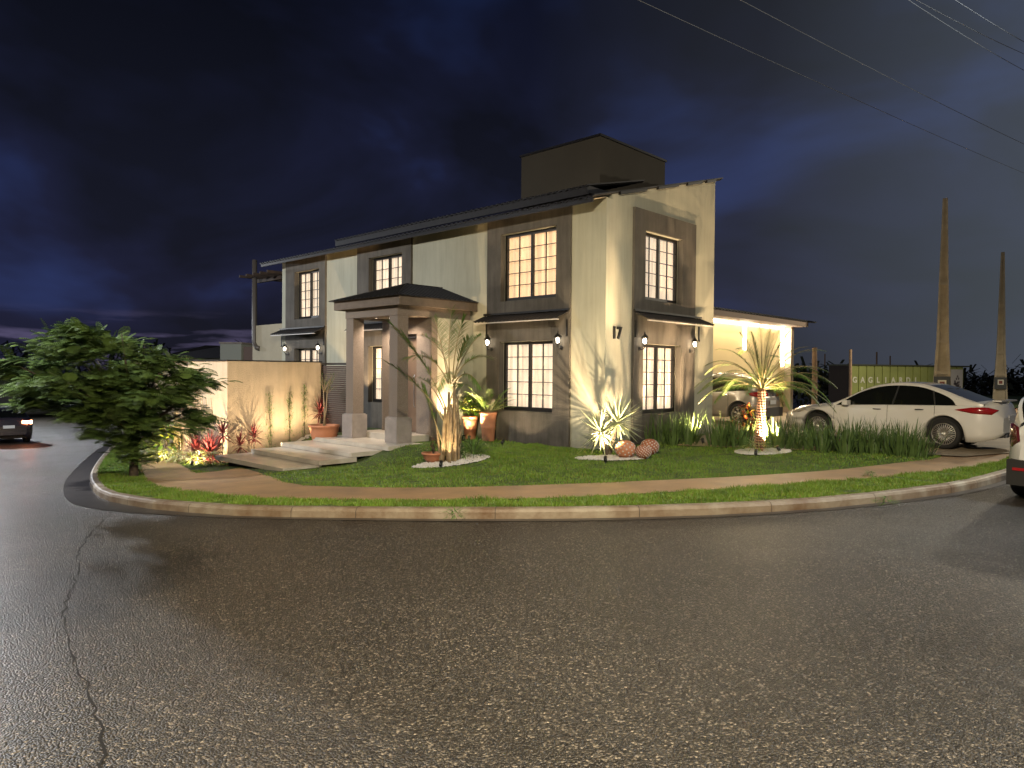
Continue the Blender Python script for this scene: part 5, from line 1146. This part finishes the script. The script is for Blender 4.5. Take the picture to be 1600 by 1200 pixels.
block('street_post', 'pale square post on the far verge under the tree crown', 'post', 109, 112, 640, 66, .2, M_PLAIN)
block('street_post', 'thin post on the far verge, right of the square post', 'post', 127.5, 129, 648, 66, .12, M_PLAIN)
for px, py, lab in ((87,656,'small white lamp far off, left of the pale square post'),(103,651,'small white lamp far off, nearest the pale square post')):
    p = zat(px, py, 66); e_ = empty('distant_lamp', lab, 'lamp', (p.x,p.y,gz(p.x,p.y)), 0, 'distant lamps'); h_ = p.z-gz(p.x,p.y); m_ = MB(); m_.tube([(0,0,0),(0,0,h_-.1)], .04, 6); m_.build('post', M_BLACK, e_)
    m_ = MB(); m_.lathe([(0,-.11),(.09,-.07),(.11,0),(.09,.07),(0,.11)], 10, Matrix.Translation((0,0,h_))); m_.build('globe', mat('globe_lit', (1,1,1), .5, emit=(.9,.95,1), es=2.5), e_)
# houses behind the garden wall
nb = block('neighbour_house', 'pale box shaped house behind the garden wall', 'house', 344, 377, 537, 38, 5, mat('pale_green_render', (.30,.33,.30), .85))
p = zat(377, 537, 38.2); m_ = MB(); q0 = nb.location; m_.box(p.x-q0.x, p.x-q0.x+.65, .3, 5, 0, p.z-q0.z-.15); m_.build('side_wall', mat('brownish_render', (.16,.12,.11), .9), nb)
p = zat(318, 540, 46); rf = empty('hipped_roof_house', 'dark hipped roof of a house behind the street tree', 'house', (p.x, p.y, gz(p.x,p.y)))
hh = p.z-gz(p.x,p.y); m_ = MB(); m_.box(-2.2,1.6,0,5,0,hh-.75); m_.build('wall', M_PLAIN, rf)
m_ = MB(); m_.add([(-2.8,-.6,hh-.8),(2.0,-.6,hh-.8),(2.0,5.6,hh-.8),(-2.8,5.6,hh-.8),(-.8,2.2,hh+.1),(0,2.8,hh+.1)], [(0,1,5,4),(1,2,5),(2,3,4,5),(3,0,4),(3,2,1,0)]); m_.build('roof', M_ROOF, rf)
# overhead wires
M_WIRE = mat('grey_cable', (.08,.08,.08), .7)
for i, (A, B, lab) in enumerate((((1110,-25,9),(1680,262,17),'long overhead wire crossing the upper right sky, lowest to the left'),((1410,-12,9),(1660,108,15),'overhead wire at the top right corner, left of a close pair'),((1412,-5,9),(1660,140,15),'overhead wire at the top right corner, lower of a close pair'),((1470,-15,9),(1680,105,15),'overhead wire nearest the top right corner'),((965,-15,9),(1660,295,24),'short faint overhead wire below the others, right side'))):
    a = zat(*A); b = zat(*B); pts = []
    for k in range(25):
        t = k/24; q = a.lerp(b, t); q.z -= .25*4*t*(1-t)*.25; pts.append(q)
    m_ = MB(); m_.tube(pts, .0045, 5); tag(m_.build('overhead_wire', M_WIRE), lab, 'wire', 'overhead wires')
# fallen leaves and grit near the kerb, as one scatter
mb = MB(); random.seed(77)
for k in range(420):
    i = random.randrange(30, NS-40); p = K[i]
    if p.y > 16: continue
    t_ = (K[i+1]-K[i-1]).normalized(); nn = Vector((-t_.y, t_.x, 0)); q = p+nn*(random.choice([-1,-1,-1,1])*abs(random.gauss(0,.5))-.05)
    z_ = gz(q.x,q.y)+(.009 if (q-p).dot(nn) < 0 else .15); s_ = random.uniform(.006,.022); a_ = random.uniform(0,6)
    mb.add([(q.x+s_*math.cos(a_), q.y+s_*math.sin(a_), z_), (q.x+s_*.5*math.cos(a_+1.6), q.y+s_*.5*math.sin(a_+1.6), z_+.006), (q.x-s_*math.cos(a_), q.y-s_*math.sin(a_), z_), (q.x-s_*.5*math.cos(a_+1.6), q.y-s_*.5*math.sin(a_+1.6), z_+.004)], [(0,1,2,3)])
tag(mb.build('fallen_leaves', mat('dead_leaf', (.13,.085,.04), .7)), 'small dead leaves and grit scattered along the kerb', 'leaves', kind='stuff')
# weeds at the kerb
for px, py, lab in ((710,806,'weed tuft at the kerb below the clump palm'),(1125,775,'weed tuft at the edge of the footpath'),(1360,745,'weed tuft on the verge near the right end'),(1385,786,'weed tuft growing from the kerb on the right')):
    p = hit(px, py, gz, .12); bushy('weed', lab, 'weed', (p.x,p.y,gz(p.x,p.y)+.11), .13, .09, 110, [M_GRN,M_IRIS,M_IRIS], .010, .09, 0, 'weeds', z0=0)
